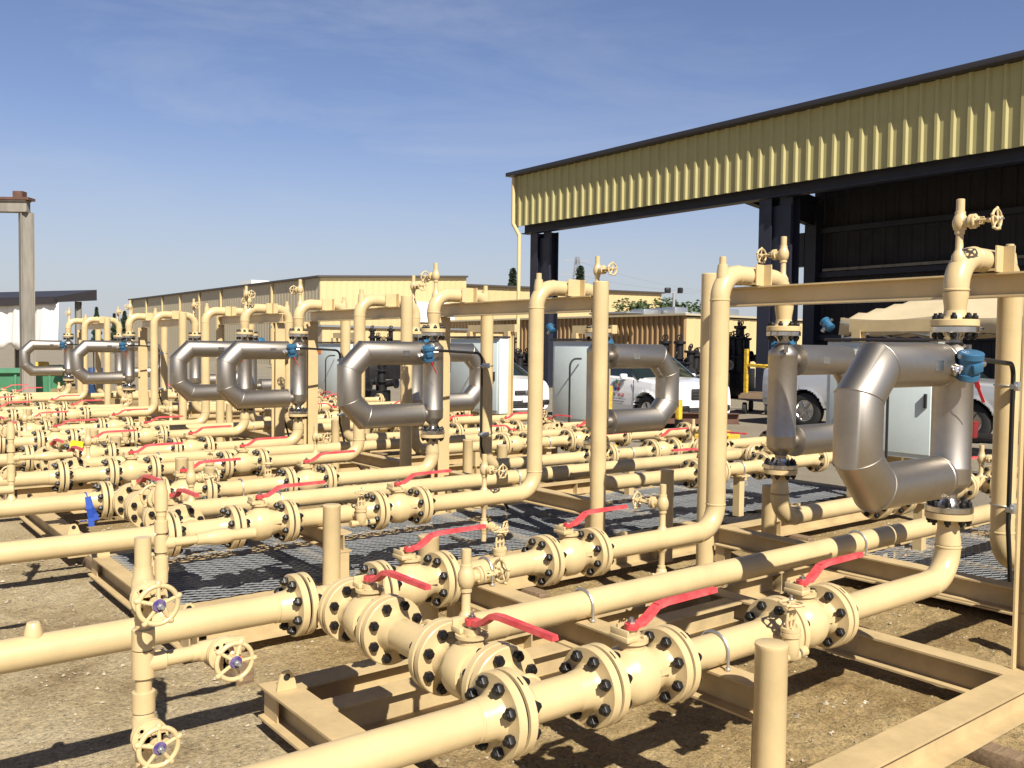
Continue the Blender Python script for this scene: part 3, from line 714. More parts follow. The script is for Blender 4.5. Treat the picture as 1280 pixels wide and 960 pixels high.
# ------------------------------------------------------------------ open steel shed on the right
def ribbed(m, p0, p1, z0, z1, nrm, pitch, dep=.05, mi=0, thick=.02, rise=None):
    """trapezoid-ribbed cladding sheet between two plan points"""
    p0 = Vector(p0); p1 = Vector(p1); d = p1-p0; L = d.length; d.normalize(); nrm = Vector(nrm); n = max(1, int(round(L/pitch))); pt = L/n
    prof = []
    for i in range(n):
        for a, h in ((0, 0), (.62, 0), (.72, 1), (.90, 1)): prof.append(((i+a)*pt, h*dep))
    prof.append((L, 0)); b = len(m.v)
    for t, h in prof:
        zt = z1 if rise is None else z1 + rise*(t/L)
        m.v += [p0+d*t+nrm*h+Z*z0, p0+d*t+nrm*h+Z*zt, p0+d*t-nrm*thick+Z*z0, p0+d*t-nrm*thick+Z*zt]
    for i in range(len(prof)-1):
        a = b+4*i; c = a+4
        m.face((a, c, c+1, a+1), mi, False); m.face((a+2, a+3, c+3, c+2), mi, False); m.face((a+1, c+1, c+3, a+3), mi, False); m.face((a, a+2, c+2, c), mi, False)
    a = b; m.face((a, a+1, a+3, a+2), mi, False); a = b+4*(len(prof)-1); m.face((a, a+2, a+3, a+1), mi, False)
bx = 31.1
SX, SYL = 25.3, 32.2; SYR = -8.0; RAKE = 20.6
shed = empty('open_shed', (SX, 12, GZ), 'large open steel shed with olive ribbed fascia and dark blue columns', 'shed')
m = MB(); ribbed(m, (SX, SYL, 0), (SX, SYR, 0), 7.12, 9.36, -X, .46, .07); m.build('fascia', M['fascia'], shed)
m = MB(); m.box((SX+.12, SYL+.06, 8.24), (.25, .10, 2.24)); m.build('fascia', M['fascia'], shed)
m = MB(); m.box((SX+.07, (SYL+SYR)/2, 9.45), (.86, SYL-SYR+.5, .17), 0, None, .02); m.build('roof_trim', M['trim'], shed)
m = MB(); m.hexa([(SX+.1, SYR, 9.40), (SX+7, SYR, 8.75), (SX+7, RAKE, 8.75), (SX+.1, RAKE, 9.40), (SX+.1, SYR, 9.55), (SX+7, SYR, 8.9), (SX+7, RAKE, 8.9), (SX+.1, RAKE, 9.55)])
m.hexa([(SX+.1, RAKE, 9.2), (SX+2.2, RAKE, 9.1), (SX+2.2, SYL, 9.1), (SX+.1, SYL, 9.2), (SX+.1, RAKE, 9.5), (SX+2.2, RAKE, 9.4), (SX+2.2, SYL, 9.4), (SX+.1, SYL, 9.5)])
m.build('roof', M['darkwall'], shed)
m = MB(); m.ibeam((SX+.45, SYR, 6.80), (SX+.45, SYL-.2, 6.80), .45, .4, .04, .03); m.build('girder', M['navy'], shed)
m = MB()
for k in range(4): m.ibeam((SX+1.4*k+1.2, SYR, 8.1-.13*k), (SX+1.4*k+1.2, RAKE-.4, 8.1-.13*k), .3, .15)
for yy in (RAKE-.2, 10, 0): m.ibeam((SX+.7, yy, 7.02), (bx-.1, yy, 6.45), 1.1, .3, .03, .03)
m.build('roof_beam', M['navy'], shed)
for (ya, yb) in ((30.25, 31.55), (17.9, 19.25), (4.0, 5.3)):
    m = MB(); yc = (ya+yb)/2
    m.ibeam((SX+.35, yc+.32, GZ), (SX+.35, yc+.32, 6.79), .5, .5, .04, .03, updir=(1, 0, 0)); m.ibeam((SX+.55, yc-.36, GZ), (SX+.55, yc-.36, 6.79), .45, .5, .04, .03, updir=(1, 0, 0))
    m.box((SX+.52, yc, 3.23), (.06, 1.2, 6.6)); m.box((SX+.6, yc, GZ+.05), (.9, 1.5, .1)); m.build('column', M['navy'], shed)
m = MB(); m.tube([(SX-.16, 32.1, 9.3), (SX-.16, 32.1, 7.25), (SX-.1, 31.72, 6.7), (SX-.1, 31.72, GZ)], .085, 10); m.build('downspout', M['tan'], shed)
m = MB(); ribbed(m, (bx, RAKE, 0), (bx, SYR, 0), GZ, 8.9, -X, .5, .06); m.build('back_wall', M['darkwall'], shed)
m = MB()
for zz in (2.2, 4.6, 6.3): m.box((bx-.18, (RAKE+SYR)/2, zz), (.18, RAKE-SYR, .2))
m.box((bx-.3, RAKE-.2, 3.6), (.5, .5, 7.4)); m.box((bx-.4, RAKE+.25, 5.6), (.35, .4, 1.3)); m.build('girt', M['navy'], shed)
m = MB(); m.box((bx-.28, 9.0, 4.78), (.05, 22, .10)); m.build('conduit', M['concrete'], shed)

# ------------------------------------------------------------------ far buildings
def on_top(px, py, X_): return on_x(px, py, X_)
c1 = at(400, 347, 72); wx, wy, wz = c1.x, c1.y, c1.z
l1 = on_x(163, 372, wx); e1 = on_y(583, 347, wy)
wh = empty('warehouse', (wx, wy, GZ), 'long tan metal warehouse with pale downspouts beyond the skids', 'warehouse')
zl = l1.z
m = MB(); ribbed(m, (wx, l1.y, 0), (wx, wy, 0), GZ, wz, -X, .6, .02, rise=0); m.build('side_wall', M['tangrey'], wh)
m = MB(); ribbed(m, (wx, wy, 0), (e1.x, wy, 0), GZ, wz, -Y, .6, .015, rise=e1.z-wz); m.build('end_wall', M['tan'], wh)
m = MB(); m.hexa([(wx-.3, wy-.3, wz), (e1.x, wy-.3, e1.z), (e1.x, l1.y, e1.z), (wx-.3, l1.y, wz), (wx-.3, wy-.3, wz+.16), (e1.x, wy-.3, e1.z+.16), (e1.x, l1.y, e1.z+.16), (wx-.3, l1.y, wz+.16)]); m.build('roof', M['roofdark'], wh)
m = MB(); m.box((wx+5, l1.y-28, wz+.7), (2, 3, 1.2)); m.build('roof_vent', M['white'], wh)
nd = 9
for k in range(nd):
    yy = wy + 3 + (l1.y-wy-4)*k/(nd-1); m = MB(); m.box((wx-.14, yy, (wz+GZ)/2), (.16, .22, wz-GZ-.1)); m.build('downspout', M['tan'], wh)
a, b_ = on_y(519, 377, wy), on_y(567, 404, wy)
m = MB(); m.box(((a.x+b_.x)/2, wy-.12, (a.z+b_.z)/2), (b_.x-a.x, .1, a.z-b_.z)); m.build('wall_panel', M['white'], wh)
a, b_ = on_y(440, 398, wy), on_y(600, 425, wy)
# second far building
c2 = at(575, 357, 100); e2 = on_y(827, 367, c2.y)
w2 = empty('warehouse', (c2.x, c2.y, GZ), 'flat tan warehouse wall beyond the brown ribbed building', 'warehouse')
m = MB(); ribbed(m, (c2.x, c2.y, 0), (e2.x, c2.y, 0), GZ, c2.z, -Y, 1.0, .015, rise=e2.z-c2.z); m.build('wall', M['tan'], w2)
m = MB(); m.hexa([(c2.x, c2.y-.4, c2.z), (e2.x+.3, c2.y-.4, e2.z), (e2.x+.3, c2.y+30, e2.z), (c2.x, c2.y+30, c2.z), (c2.x, c2.y-.4, c2.z+.2), (e2.x+.3, c2.y-.4, e2.z+.2), (e2.x+.3, c2.y+30, e2.z+.2), (c2.x, c2.y+30, c2.z+.2)]); m.build('roof', M['roofdark'], w2)
m = MB(); m.box((e2.x-.1, c2.y+15, e2.z/2), (.2, 29.5, e2.z)); m.build('wall', M['tan'], w2)
# low brown ribbed building
c3 = at(858, 394, 55); l3 = on_x(560, 403, c3.x); z3 = c3.z
b3 = empty('low_building', (c3.x, c3.y, GZ), 'low brown ribbed metal building behind the white cars', 'building')
m = MB(); ribbed(m, (c3.x, l3.y, 0), (c3.x, c3.y, 0), GZ, z3, -X, .44, .13); m.build('side_wall', M['brownclad'], b3)
m = MB(); ribbed(m, (c3.x, c3.y, 0), (c3.x+26, c3.y, 0), GZ, z3-.1, -Y, .9, .02); m.build('end_wall', M['tan'], b3)
m = MB(); m.box((c3.x+13, (c3.y+l3.y)/2, z3+.05), (26.6, l3.y-c3.y+.4, .12)); m.build('roof', M['tangrey'], b3)
rf = on_x(640, 390, c3.x)
for (px, py, dd, sz) in ((770, 388, 58, (1.6, 3.5, .14)), (843, 383, 60, (1.3, 1.3, .6)), (806, 386, 60, (1.4, 1.2, .45)), (826, 384, 64, (1.2, 1.2, .7)), (905, 384, 62, (1.6, 1.4, .6)), (862, 388, 60, (.8, 1.2, .3))):
    p = at(px, py, dd); m = MB(); m.box((p.x, p.y, z3+.1+sz[2]/2), sz, 0, None, .08); m.build('roof_unit', M['galv'], b3)
# bright pale low building in the gap between the skids and the warehouse
c4 = at(403, 404, 60); e4 = on_y(640, 404, c4.y)
b4 = empty('low_building', (c4.x, c4.y, GZ), 'low pale tan flat building in front of the warehouse end wall', 'building')
m = MB(); ribbed(m, (c4.x, c4.y, 0), (c4.x+16, c4.y, 0), GZ, 2.9, -Y, .6, .012); m.build('wall', M['tan'], b4)
m = MB(); m.box((c4.x+8, c4.y+4, 2.98), (16.4, 8.4, .14)); m.build('roof', M['galv'], b4)
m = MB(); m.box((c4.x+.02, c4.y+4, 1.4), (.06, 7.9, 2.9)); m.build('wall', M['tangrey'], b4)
for k in range(4):
    m = MB(); m.box((c4.x+2.2+3.6*k, c4.y-.08, 1.5), (1.5, .05, 1.2)); m.build('window', M['glass'], b4)

# ------------------------------------------------------------------ left side
col = gp(26, 25)
gt = empty('crane_frame', col, 'tall grey weathered steel gantry column with rusty beam at far left', 'gantry')
ct = at(26, 262, 25).z
m = MB(); m.ibeam((col.x, col.y, GZ), (col.x, col.y, ct-.1), .34, .32, .03, .25, updir=(1, 0, 0)); m.build('column', M['concrete'], gt)
bd = (-Rv); bd = Vector((bd.x, bd.y, 0)).normalized()
m = MB(); m.ibeam(Vector((col.x, col.y, ct-.1))-bd*.25, Vector((col.x, col.y, ct-.1))+bd*6, .32, .3, .03, .2); m.build('beam', M['concrete'], gt)
m = MB(); p = Vector((col.x, col.y, ct+.26)); m.bar(p-bd*.35, p+bd*6, .36, .07); m.bar(p-bd*.15+Z*.1, p+bd*.12+Z*.1, .24, .22); m.build('rail', M['rust'], gt)
ts0, ts1 = gp(-60, 36), gp(92, 33)
tarpsh = empty('tarp_shelter', ts1, 'open shelter hung with white tarpaulin under a dark roof at left', 'shelter')
dv = (ts1-ts0).normalized(); nv = Vector((-dv.y, dv.x, 0)); L = (ts1-ts0).length
zr = at(50, 371, 34).z; ztp = at(50, 379, 34).z; zbt = at(50, 434, 34).z
m = MB(); b0 = len(m.v); n = 60
for i in range(n+1):
    for j in range(9):
        q = ts0 + dv*(L*1.02*i/n); sag = .10*math.sin(i*.55)+.05*math.sin(i*1.9+j*.5)
        m.v.append(q + nv*(-.78+sag*.5) + Z*(ztp + (zbt-ztp)*j/8 - GZ + (.10*math.sin(i*.7) if j == 8 else 0)))
for i in range(n):
    for j in range(8): a = b0+i*9+j; m.face((a, a+1, a+10, a+9), 0, True)
t_ = m.build('tarpaulin', M['tarp'], tarpsh); sm = t_.modifiers.new('th', 'SOLIDIFY'); sm.thickness = .02
m = MB(); b1 = ts1 + dv*.15
m.hexa([ts0+nv*(-.8)+Z*(zr-.2), b1+nv*(-.8)+Z*(zr-.2), b1-nv*-.9+Z*(zr-.05), ts0-nv*-.9+Z*(zr-.05), ts0+nv*(-.8)+Z*zr, b1+nv*(-.8)+Z*zr, b1-nv*-.9+Z*(zr+.35), ts0-nv*-.9+Z*(zr+.35)]); m.build('roof', M['trim'], tarpsh)
m = MB(); m.bar(ts0+nv*(-.9)+Z*(zr-.30), b1+nv*(-.9)+Z*(zr-.14), .12, .22); m.build('eave_beam', M['trim'], tarpsh)
for t in (.05, .5, .98):
    m = MB(); q = ts0+dv*(L*t)+nv*(.2); m.ibeam(q, q+Z*(zr-GZ-.2), .2, .2, updir=(1, 0, 0)); m.build('post', M['concrete'], tarpsh)
# green skip, drums, boxes under the shelter
gb = gp(10, 27); m = MB(); zt = at(10, 461, 27).z
m.hexa([(gb.x-.9, gb.y-1.0, GZ+.12), (gb.x+.9, gb.y-1.0, GZ+.12), (gb.x+.9, gb.y+.9, GZ+.12), (gb.x-.9, gb.y+.9, GZ+.12), (gb.x-1.1, gb.y-1.15, zt), (gb.x+1.1, gb.y-1.15, zt), (gb.x+1.1, gb.y+1.1, zt), (gb.x-1.1, gb.y+1.1, zt)])
for k in range(5): m.box((gb.x-.9+.45*k, gb.y-1.13, zt*.5), (.06, .07, zt*.9))
m.box((gb.x, gb.y-1.17, zt-.04), (2.3, .1, .1)); m.box((gb.x, gb.y-1.05, GZ+.06), (1.7, .12, .11))
tag(m.build('waste_skip', M['green']), 'green steel waste skip standing below the white tarpaulin', 'skip')
yb = gp(38, 29); m = MB(); m.box((yb.x, yb.y, .45), (.9, .7, .5), 0, None, .04); m.box((yb.x-.2, yb.y, .95), (.12, .12, .6)); m.box((yb.x+.25, yb.y, .85), (.5, .6, .35), 0, None, .05)
for sx in (-.3, .3):
    for sy in (-.37, .37): m.lathe([(-.06, .18), (.06, .18)], (yb.x+sx, yb.y+sy, GZ+.19), Y, 16, 1)
tag(m.build('yard_tractor', [M['yellow'], M['tyre']]), 'small yellow yard machine beside the green skip', 'machine')
def drum(p, mt, label):
    m = MB(); m.lathe([(0, .28), (.02, .29), (.28, .285), (.30, .298), (.32, .285), (.58, .285), (.60, .298), (.62, .285), (.86, .29), (.88, .28)], p, Z, 24); m.cyl(p+Vector((.12, 0, .88)), p+Vector((.12, 0, .895)), .03, 10)
    tag(m.build('drum', mt), label, 'drum', 'steel drums behind the far skids')
drum(gp(37, 33), M['navydrum'], 'blue steel drum under the tarpaulin shelter edge')
drum(gp(117, 31), M['navydrum'], 'blue steel drum seen between far riser pipes')
drum(gp(70, 34), M['green'], 'green steel drum in the shade of the tarpaulin shelter')

# ------------------------------------------------------------------ instrument cabinets behind the row of skids
def cabinet(x, ya, yb, z0, z1, label, tx=False, door=False):
    yc = (ya+yb)/2; wd = abs(yb-ya); r = empty('instrument_cabinet', (x, yc, GZ), label, 'cabinet', 'instrument cabinets on stands behind the skids')
    m = MB(); m.box((x+.09, yc, (z0+z1)/2), (.18, wd, z1-z0), 0, None, .012); m.build('cabinet_body', M['cab'], r)
    m = MB(); m.box((x+.08, yc, z1+.02), (.24, wd+.03, .03), 0, None, .004); m.build('rain_hood', M['trim'], r)
    m = MB(); m.box((x-.008, yc, (z0+z1)/2), (.012, wd-.10, z1-z0-.10), 0, None, .004); m.build('door', M['cab'], r)
    m = MB(); m.box((x-.03, yc-wd*.42, (z0+z1)/2), (.03, .025, .14), 0, None, .004); m.build('door_handle', M['black'], r)
    for yy in (ya+.02*(1 if ya < yb else -1), yb):
        sg = 1 if yy > yc else -1
        m = MB(); m.ibeam((x+.245, yy-sg*.16, GZ), (x+.245, yy-sg*.16, z1+.12), .12, .1, .01, .008, updir=(1, 0, 0)); m.build('stand_leg', M['paint'], r)
    for zz_, ex_, hh_ in ((z1+.17, .4, .12), (z0-.06, .18, .1)): m = MB(); m.box((x+.30+.08, yc, zz_), (.1, wd-.1, hh_)); m.build('stand_rail', M['paint'], r)
    m = MB(); m.tube(fillet([(x-.04, yc-wd*.2, z1-.25), (x-.25, yc-wd*.2, z1-.25), (x-.25, yc-wd*.2, .3)], .12, 8), .014, 8); m.build('cable', M['black'], r)
    if tx: place('transmitter', TTX, r, (x-.10, yb-.0 if tx > 0 else ya, z1+.10), basis(Vector((.2, -.5, .9)), Y))
    return r
cabinet(8.6, 5.50, 4.30, .60, 1.76, 'pale grey cabinet on a stand seen through the largest silver loop', tx=-1)
cabinet(8.6, 10.0, 9.06, .60, 1.76, 'tall pale blue-grey cabinet standing between the two white cars', tx=-1)
cabinet(8.6, 12.67, 11.28, .60, 1.80, 'pale blue-grey cabinet left of the small white hatchback')
cabinet(8.6, 17.7, 16.45, .60, 1.70, 'pale blue-grey cabinet left of the second skid loop, with orange sticker')
m = MB(); q = on_x(406, 435, 8.58); m.box((8.58, q.y+.25, 1.52), (.004, .16, .07)); tag(m.build('sticker', M['orange']), 'small orange sticker on the pale cabinet left of the second loop', 'sticker')

# ------------------------------------------------------------------ vehicles
def interp(tab, t):
    for (a, va), (b, vb) in zip(tab, tab[1:]):
        if a <= t <= b:
            k = (t-a)/(b-a); k = k*k*(3-2*k) if True else k; return va+(vb-va)*k
    return tab[0][1] if t < tab[0][0] else tab[-1][1]
def lin(tab, t):
    for (a, va), (b, vb) in zip(tab, tab[1:]):
        if a <= t <= b: return va+(vb-va)*(t-a)/(b-a)
    return tab[0][1] if t < tab[0][0] else tab[-1][1]
def vehicle(name, label, cat, front, head, spec, paint):
    """front = ground point under the nose; head = heading in degrees; local +x runs forwards from the nose (x<0 is the car)"""
    root = empty(name, front, label, cat); root.rotation_euler = (0, 0, R_(head))
    L, Wd = spec['L'], spec['W']/2; wheels = spec['wheels']; WR = spec['wr']
    n = 190; body = MB(); glass = MB()
    rows = []
    xs = [-L*i/n for i in range(n+1)]
    for x in xs:
        zb = spec['zb'] if not callable(spec['zb']) else spec['zb'](x)
        belt = lin(spec['belt'], -x); roof = lin(spec['roof'], -x); wf = lin(spec['plan'], -x)
        w0 = Wd*wf; hasroof = roof > belt+.03
        pts = [(0, zb), (w0*.80, zb), (w0*.95, zb+.06), (w0*.99, zb+.20), (w0*1.0, zb+(belt-zb)*.45), (w0*1.0, zb+(belt-zb)*.60), (w0*.985, zb+(belt-zb)*.80), (w0*.955, belt-.02), (w0*.93, belt)]
        wr = w0*.93 - (roof-belt)*.30
        if not hasroof: pts += [(w0*.90, belt+.012), (w0*.85, belt+.022), (w0*.7, belt+.034), (w0*.5, belt+.042), (0, belt+.05)]
        else: pts += [(w0*.925, belt+.02), (wr+.05, roof-.10), (wr, roof-.045), (wr*.86, roof-.008), (0, roof+.02)]
        # finer steps up the flanks, then wheel wells
        fine = []
        for k in range(len(pts)-1):
            st = 5 if 1 <= k <= 7 else 1
            for t in range(st): fine.append((pts[k][0]+(pts[k+1][0]-pts[k][0])*t/st, pts[k][1]+(pts[k+1][1]-pts[k][1])*t/st, k))
        fine.append((pts[-1][0], pts[-1][1], len(pts)-2))
        q = []
        for (yy, zz, k) in fine:
            for wx_ in wheels:
                r2 = math.sqrt((x-wx_)**2+(zz-WR)**2)
                if 1 <= k <= 7 and zz < belt-.05:
                    if r2 < WR*1.16: yy = min(yy, w0*.62)
                    elif r2 < WR*1.30: yy = yy + .018
            q.append((yy, zz))
        segs = [f_[2] for f_ in fine]; rows.append(q)
    K = len(rows[0])
    for side in (1, -1):
        base = len(body.v)
        for x, q in zip(xs, rows):
            for yy, zz in q: body.v.append(Vector((x, side*yy, zz)))
        for i in range(n):
            xm = (xs[i]+xs[i+1])/2
            for kk in range(K-1):
                k = kk; idx = (base+i*K+k, base+(i+1)*K+k, base+(i+1)*K+k+1, base+i*K+k+1); mi = 0
                k = segs[kk]; ry = [body.v[j] for j in idx]; c = sum(ry, Vector())/4
                if any((xm-wx_)**2+(c.z-WR)**2 < (WR*1.19)**2 for wx_ in wheels) and k <= 7 and abs(c.y) < Wd*.99*max(.8, lin(spec['plan'], -xm)) and c.z < .9: mi = 1
                if k == 9 and any(a < -xm < b for a, b in spec['win']): mi = 2
                if k in (9, 10, 11, 12) and any(a < -xm < b for a, b in spec['screens']): mi = 2 if k >= 11 or True else 0
                if k <= 1 and c.z < spec['clad']: mi = 1 if mi == 0 else mi
                body.face(idx, mi, True)
        for i in (0, n):
            body.face([base+i*K+k for k in range(K)], 0, False)
    me = body.mesh('body', [paint, M['black'], M['glass']]); o = bpy.data.objects.new('body', me); COL.objects.link(o); o.parent = root
    def part(nm, mb, mats):
        if not isinstance(mats, list): mats = [mats]
        p = bpy.data.objects.new(nm, mb.mesh(nm, mats)); COL.objects.link(p); p.parent = root; return p
    for wx_ in wheels:
        for side in (1, -1):
            yo = side*(Wd-.13); m = MB()
            m.lathe([(-.03, WR*.60), (-.10, WR*.64), (-.105, WR*.9), (-.08, WR*.99), (.08, WR*.99), (.105, WR*.9), (.10, WR*.64), (.03, WR*.60)], (wx_, yo, WR), Y, 32, 0)
            t = part('wheel', m, M['tyre']); m = MB(); d = Y*side
            m.lathe([(.06, WR*.62), (.085, WR*.60), (.08, WR*.55), (.05, WR*.50), (.045, .03)], (wx_, yo, WR), d, 28)
            for k in range(6):
                a = 2*PI*k/6; e = Vector((math.cos(a), 0, math.sin(a))); m.bar(Vector((wx_, yo, WR))+d*.075+e*.03, Vector((wx_, yo, WR))+d*.085+e*WR*.58, .05, .02, d)
            r = bpy.data.objects.new('rim', m.mesh('rim', [M['chrome']])); COL.objects.link(r); r.parent = t
    for side in (1, -1):
        m = MB(); hx, hz, hw, hh, hl = spec['lamp']; wf = lin(spec['plan'], -hx)
        pl = [(hx+.02, Wd*lin(spec['plan'], .04)*.66), (hx-hl, Wd*lin(spec['plan'], hl)*1.005)]
        b = len(m.v); N_ = 8
        for i in range(N_+1):
            t = i/N_; xx = -.005 - hl*t**1.6; w_ = Wd*lin(spec['plan'], -xx)*.99; yy = Wd*lin(spec['plan'], 0)*(.52+.42*t) if t < .75 else w_+.006
            yy = Wd*lin(spec['plan'], 0)*.55 + (w_+.008-Wd*lin(spec['plan'], 0)*.55)*min(1, t*1.25)
            zc = hz+.06*t; h2 = hh*(1-.35*abs(t-.4))
            m.v += [Vector((xx+.012, side*yy, zc-h2/2)), Vector((xx-.015, side*(yy-.0), zc+h2/2)), Vector((xx-.10, side*yy*.93, zc-h2/2)), Vector((xx-.10, side*yy*.93, zc+h2/2))]
        for i in range(N_):
            a = b+4*i; c = a+4
            mi = 1 if i >= N_-2 else 0
            m.face((a, c, c+1, a+1), mi, True); m.face((a+1, c+1, c+3, a+3), mi, True); m.face((a, a+2, c+2, c), mi, True)
        m.face((b, b+1, b+3, b+2), 0, False); a = b+4*N_; m.face((a, a+2, a+3, a+1), 1, False)
        part('headlight', m, [M['lens'], M['amber']])
        mr_ = MB(); xx, zz = spec['mirror']; mr_.box((xx, side*(Wd+.08), zz), (.10, .17, .12), 0, None, .03); part('mirror', mr_, paint)
        m = MB()
        for xx in spec['handles']: m.box((xx, side*(Wd*.985+.012), spec['hz']), (.17, .03, .03), 0, None, .008)
        if spec['handles']: part('door_handle', m, spec.get('hm', paint))
        m = MB()
        for xx in spec['seams']:
            zt = lin(spec['belt'], -xx)-.02; zb = spec['zb']+.10; m.box((xx, side*Wd*1.0, (zb+zt)/2), (.010, .012, zt-zb))
        part('door_seam', m, M['black'])
        m = MB(); m.box((spec['fog'][0], side*Wd*.62, spec['fog'][1]), (.06, .20, .13), 0, None, .03); part('fog_lamp', m, M['black'])
    for (zc, hh, ww) in spec['grilles']:
        m = MB()
        m.box((.0, 0, zc), (.06, ww, hh), 0, None, .025); part('grille', m, M['black'])
        m = MB()
        for k in range(3): m.box((.034, 0, zc-hh*.3+hh*.3*k), (.008, ww*.94, .010))
        part('grille_bar', m, M['chrome'])
    m = MB(); m.box((.035, 0, spec['grilles'][0][0]), (.015, .15, .09), 0, None, .006); part('badge_plate', m, M['chrome'])
    m = MB(); m.box((.045, 0, spec['plate']), (.012, .31, .15), 0, None, .004); part('number_plate', m, M['white'])
    return root, part

suv_front = gp(884, 19.4)
suv = dict(L=4.70, W=1.86, zb=.26, n=100, wheels=(-.92, -3.78), wr=.36, clad=.40,
    belt=[(0, .86), (.05, .93), (.35, .99), (1.0, 1.05), (1.5, 1.08), (4.4, 1.14), (4.7, 1.05)],
    roof=[(0, .86), (1.15, 1.06), (1.95, 1.60), (2.3, 1.66), (4.0, 1.66), (4.45, 1.45), (4.70, 1.0)],
    plan=[(0, .76), (.10, .84), (.35, .95), (.75, 1.0), (4.2, 1.0), (4.6, .93), (4.7, .86)],
    win=[(1.75, 2.55), (2.62, 3.45), (3.55, 4.2)], screens=[(1.22, 1.95), (4.45, 4.66)], lamp=(0, .80, .50, .24, .50), mirror=(-1.62, 1.12),
    handles=(-2.35, -3.3), hz=.93, seams=(-1.35, -2.58, -3.5), fog=(.01, .48), grilles=((.78, .24, .86), (.42, .16, 1.0)), plate=.55)
su, part = vehicle('parked_car', 'white SUV with a colourful petal emblem on its door, parked behind a silver loop', 'car', suv_front, 262, suv, M['carwhite'])
# door graphics on the visible right side (local -y)
def door_text(part, txt, x, z, h, mt, yoff, nm='lettering'):
    cu = bpy.data.curves.new(nm, 'FONT'); cu.body = txt; cu.size = h; cu.extrude = .002; cu.align_x = 'CENTER'
    tmp = bpy.data.objects.new(nm, cu); COL.objects.link(tmp); dg = bpy.context.evaluated_depsgraph_get(); me = bpy.data.meshes.new_from_object(tmp.evaluated_get(dg)); bpy.data.objects.remove(tmp)
    me.materials.clear(); me.materials.append(mt); return me
yb = -.93*1.0-.004
for txt, x, z, h, mt in (('FLEX', -2.14, .655, .11, M['text']), ('PLUS', -1.80, .655, .11, M['textred'])):
    me = door_text(part, txt, x, z, h, mt, yb); o = bpy.data.objects.new('lettering', me); COL.objects.link(o); o.parent = su; o.location = (x, yb-.002, z); o.rotation_euler = (PI/2, 0, 0)
m = MB()
for k in range(3): m.box((-1.95, yb-.001, .60-.055*k), (.62-.10*k, .003, .010))
part('lettering', m, M['text'])
for k, mk in enumerate(('dotgreen', 'dotorange', 'dotred', 'dotblue', 'text')):
    a = PI/2 - k*2*PI/5; m = MB(); q = Vector((-1.97+.095*math.cos(a), yb-.002, .90+.095*math.sin(a)))
    m.box(q, (.085, .004, .085), 0, Matrix.Rotation(a+.4, 3, 'Y'), .001); part('emblem_petal', m, M[mk])
m = MB(); poly = [(-2.48, .62), (-2.36, .80), (-2.1, 1.0), (-1.72, 1.05), (-1.62, 1.03), (-1.95, .93), (-2.2, .76), (-2.42, .58)]
m.prism(poly, (0, yb+.001, 0), X, Z, -Y, .002); part('emblem_swoosh', m, M['greyfilm'])

kia_front = gp(660, 22.0)
kia = dict(L=4.05, W=1.72, zb=.22, n=90, wheels=(-.82, -3.39), wr=.31, clad=.30,
    belt=[(0, .70), (.05, .78), (.4, .90), (1.0, .98), (3.7, 1.06), (4.05, .95)],
    roof=[(0, .70), (.95, .99), (1.85, 1.42), (2.2, 1.46), (3.1, 1.45), (3.8, 1.2), (4.05, .9)],
    plan=[(0, .72), (.10, .82), (.35, .94), (.75, 1.0), (3.6, 1.0), (4.0, .90), (4.05, .84)],
    win=[(1.55, 2.35), (2.42, 3.25)], screens=[(1.0, 1.85), (3.3, 3.95)], lamp=(0, .68, .5, .17, .62), mirror=(-1.45, 1.02),
    handles=(-2.2, -3.0), hz=.82, seams=(-1.25, -2.38, -3.2), fog=(.0, .40), grilles=((.64, .12, .74), (.36, .18, .98)), plate=.48)
vehicle('parked_car', 'small white hatchback parked left of the tall cabinet', 'car', kia_front, 262, kia, M['carwhite'])

tr_front = Vector((18.6, 7.2, GZ))
pk = dict(L=5.75, W=2.0, zb=.42, n=100, wheels=(-.98, -4.62), wr=.40, clad=.50,
    belt=[(0, 1.02), (.06, 1.08), (.4, 1.13), (1.4, 1.18), (3.55, 1.22), (3.62, 1.32), (5.7, 1.32), (5.75, 1.30)],
    roof=[(0, 1.0), (1.35, 1.18), (2.1, 1.80), (2.4, 1.87), (3.3, 1.86), (3.62, 1.30), (5.75, 1.0)],
    plan=[(0, .86), (.10, .92), (.4, .98), (.8, 1.0), (5.5, 1.0), (5.75, .97)],
    win=[(1.85, 2.6), (2.68, 3.35)], screens=[(1.4, 2.08), (3.38, 3.6)], lamp=(0, .95, .5, .26, .35), mirror=(-1.85, 1.28),
    handles=(-2.5, -3.2), hz=1.06, seams=(-1.45, -2.64, -3.52), fog=(.02, .60), grilles=((.92, .32, 1.05), (.58, .14, 1.1)), plate=.70)
vehicle('parked_pickup', 'silver pickup truck parked behind the tan canopy tent', 'pickup truck', tr_front, 270, pk, M['silver'])

# ------------------------------------------------------------------ canopy tent, table, cup, cart, bollards
tx0, ty0, tw = 13.1, 5.05, 3.1
tent = empty('canopy_tent', (tx0+tw/2, ty0+tw/2, GZ), 'tan pop-up canopy tent in front of the dark shed', 'tent')
zv0, zv1, zp = 1.93, 2.20, 2.78
m = MB(); n = 16; b0 = len(m.v)
for i in range(n+1):
    for j in range(n+1):
        u, v = i/n*2-1, j/n*2-1; d = max(abs(u), abs(v)); z = zv1 + (zp-zv1)*(1-d)**.85 - .05*math.sin(PI*min(abs(u), abs(v)))*d
        m.v.append(Vector((tx0+tw*i/n, ty0+tw*j/n, z)))
for i in range(n):
    for j in range(n): a = b0+i*(n+1)+j; m.face((a, a+n+1, a+n+2, a+1), 0, True)
per = [(i, 0) for i in range(n)] + [(n, j) for j in range(n)] + [(n-i, n) for i in range(n)] + [(0, n-j) for j in range(n)]
b1 = len(m.v)
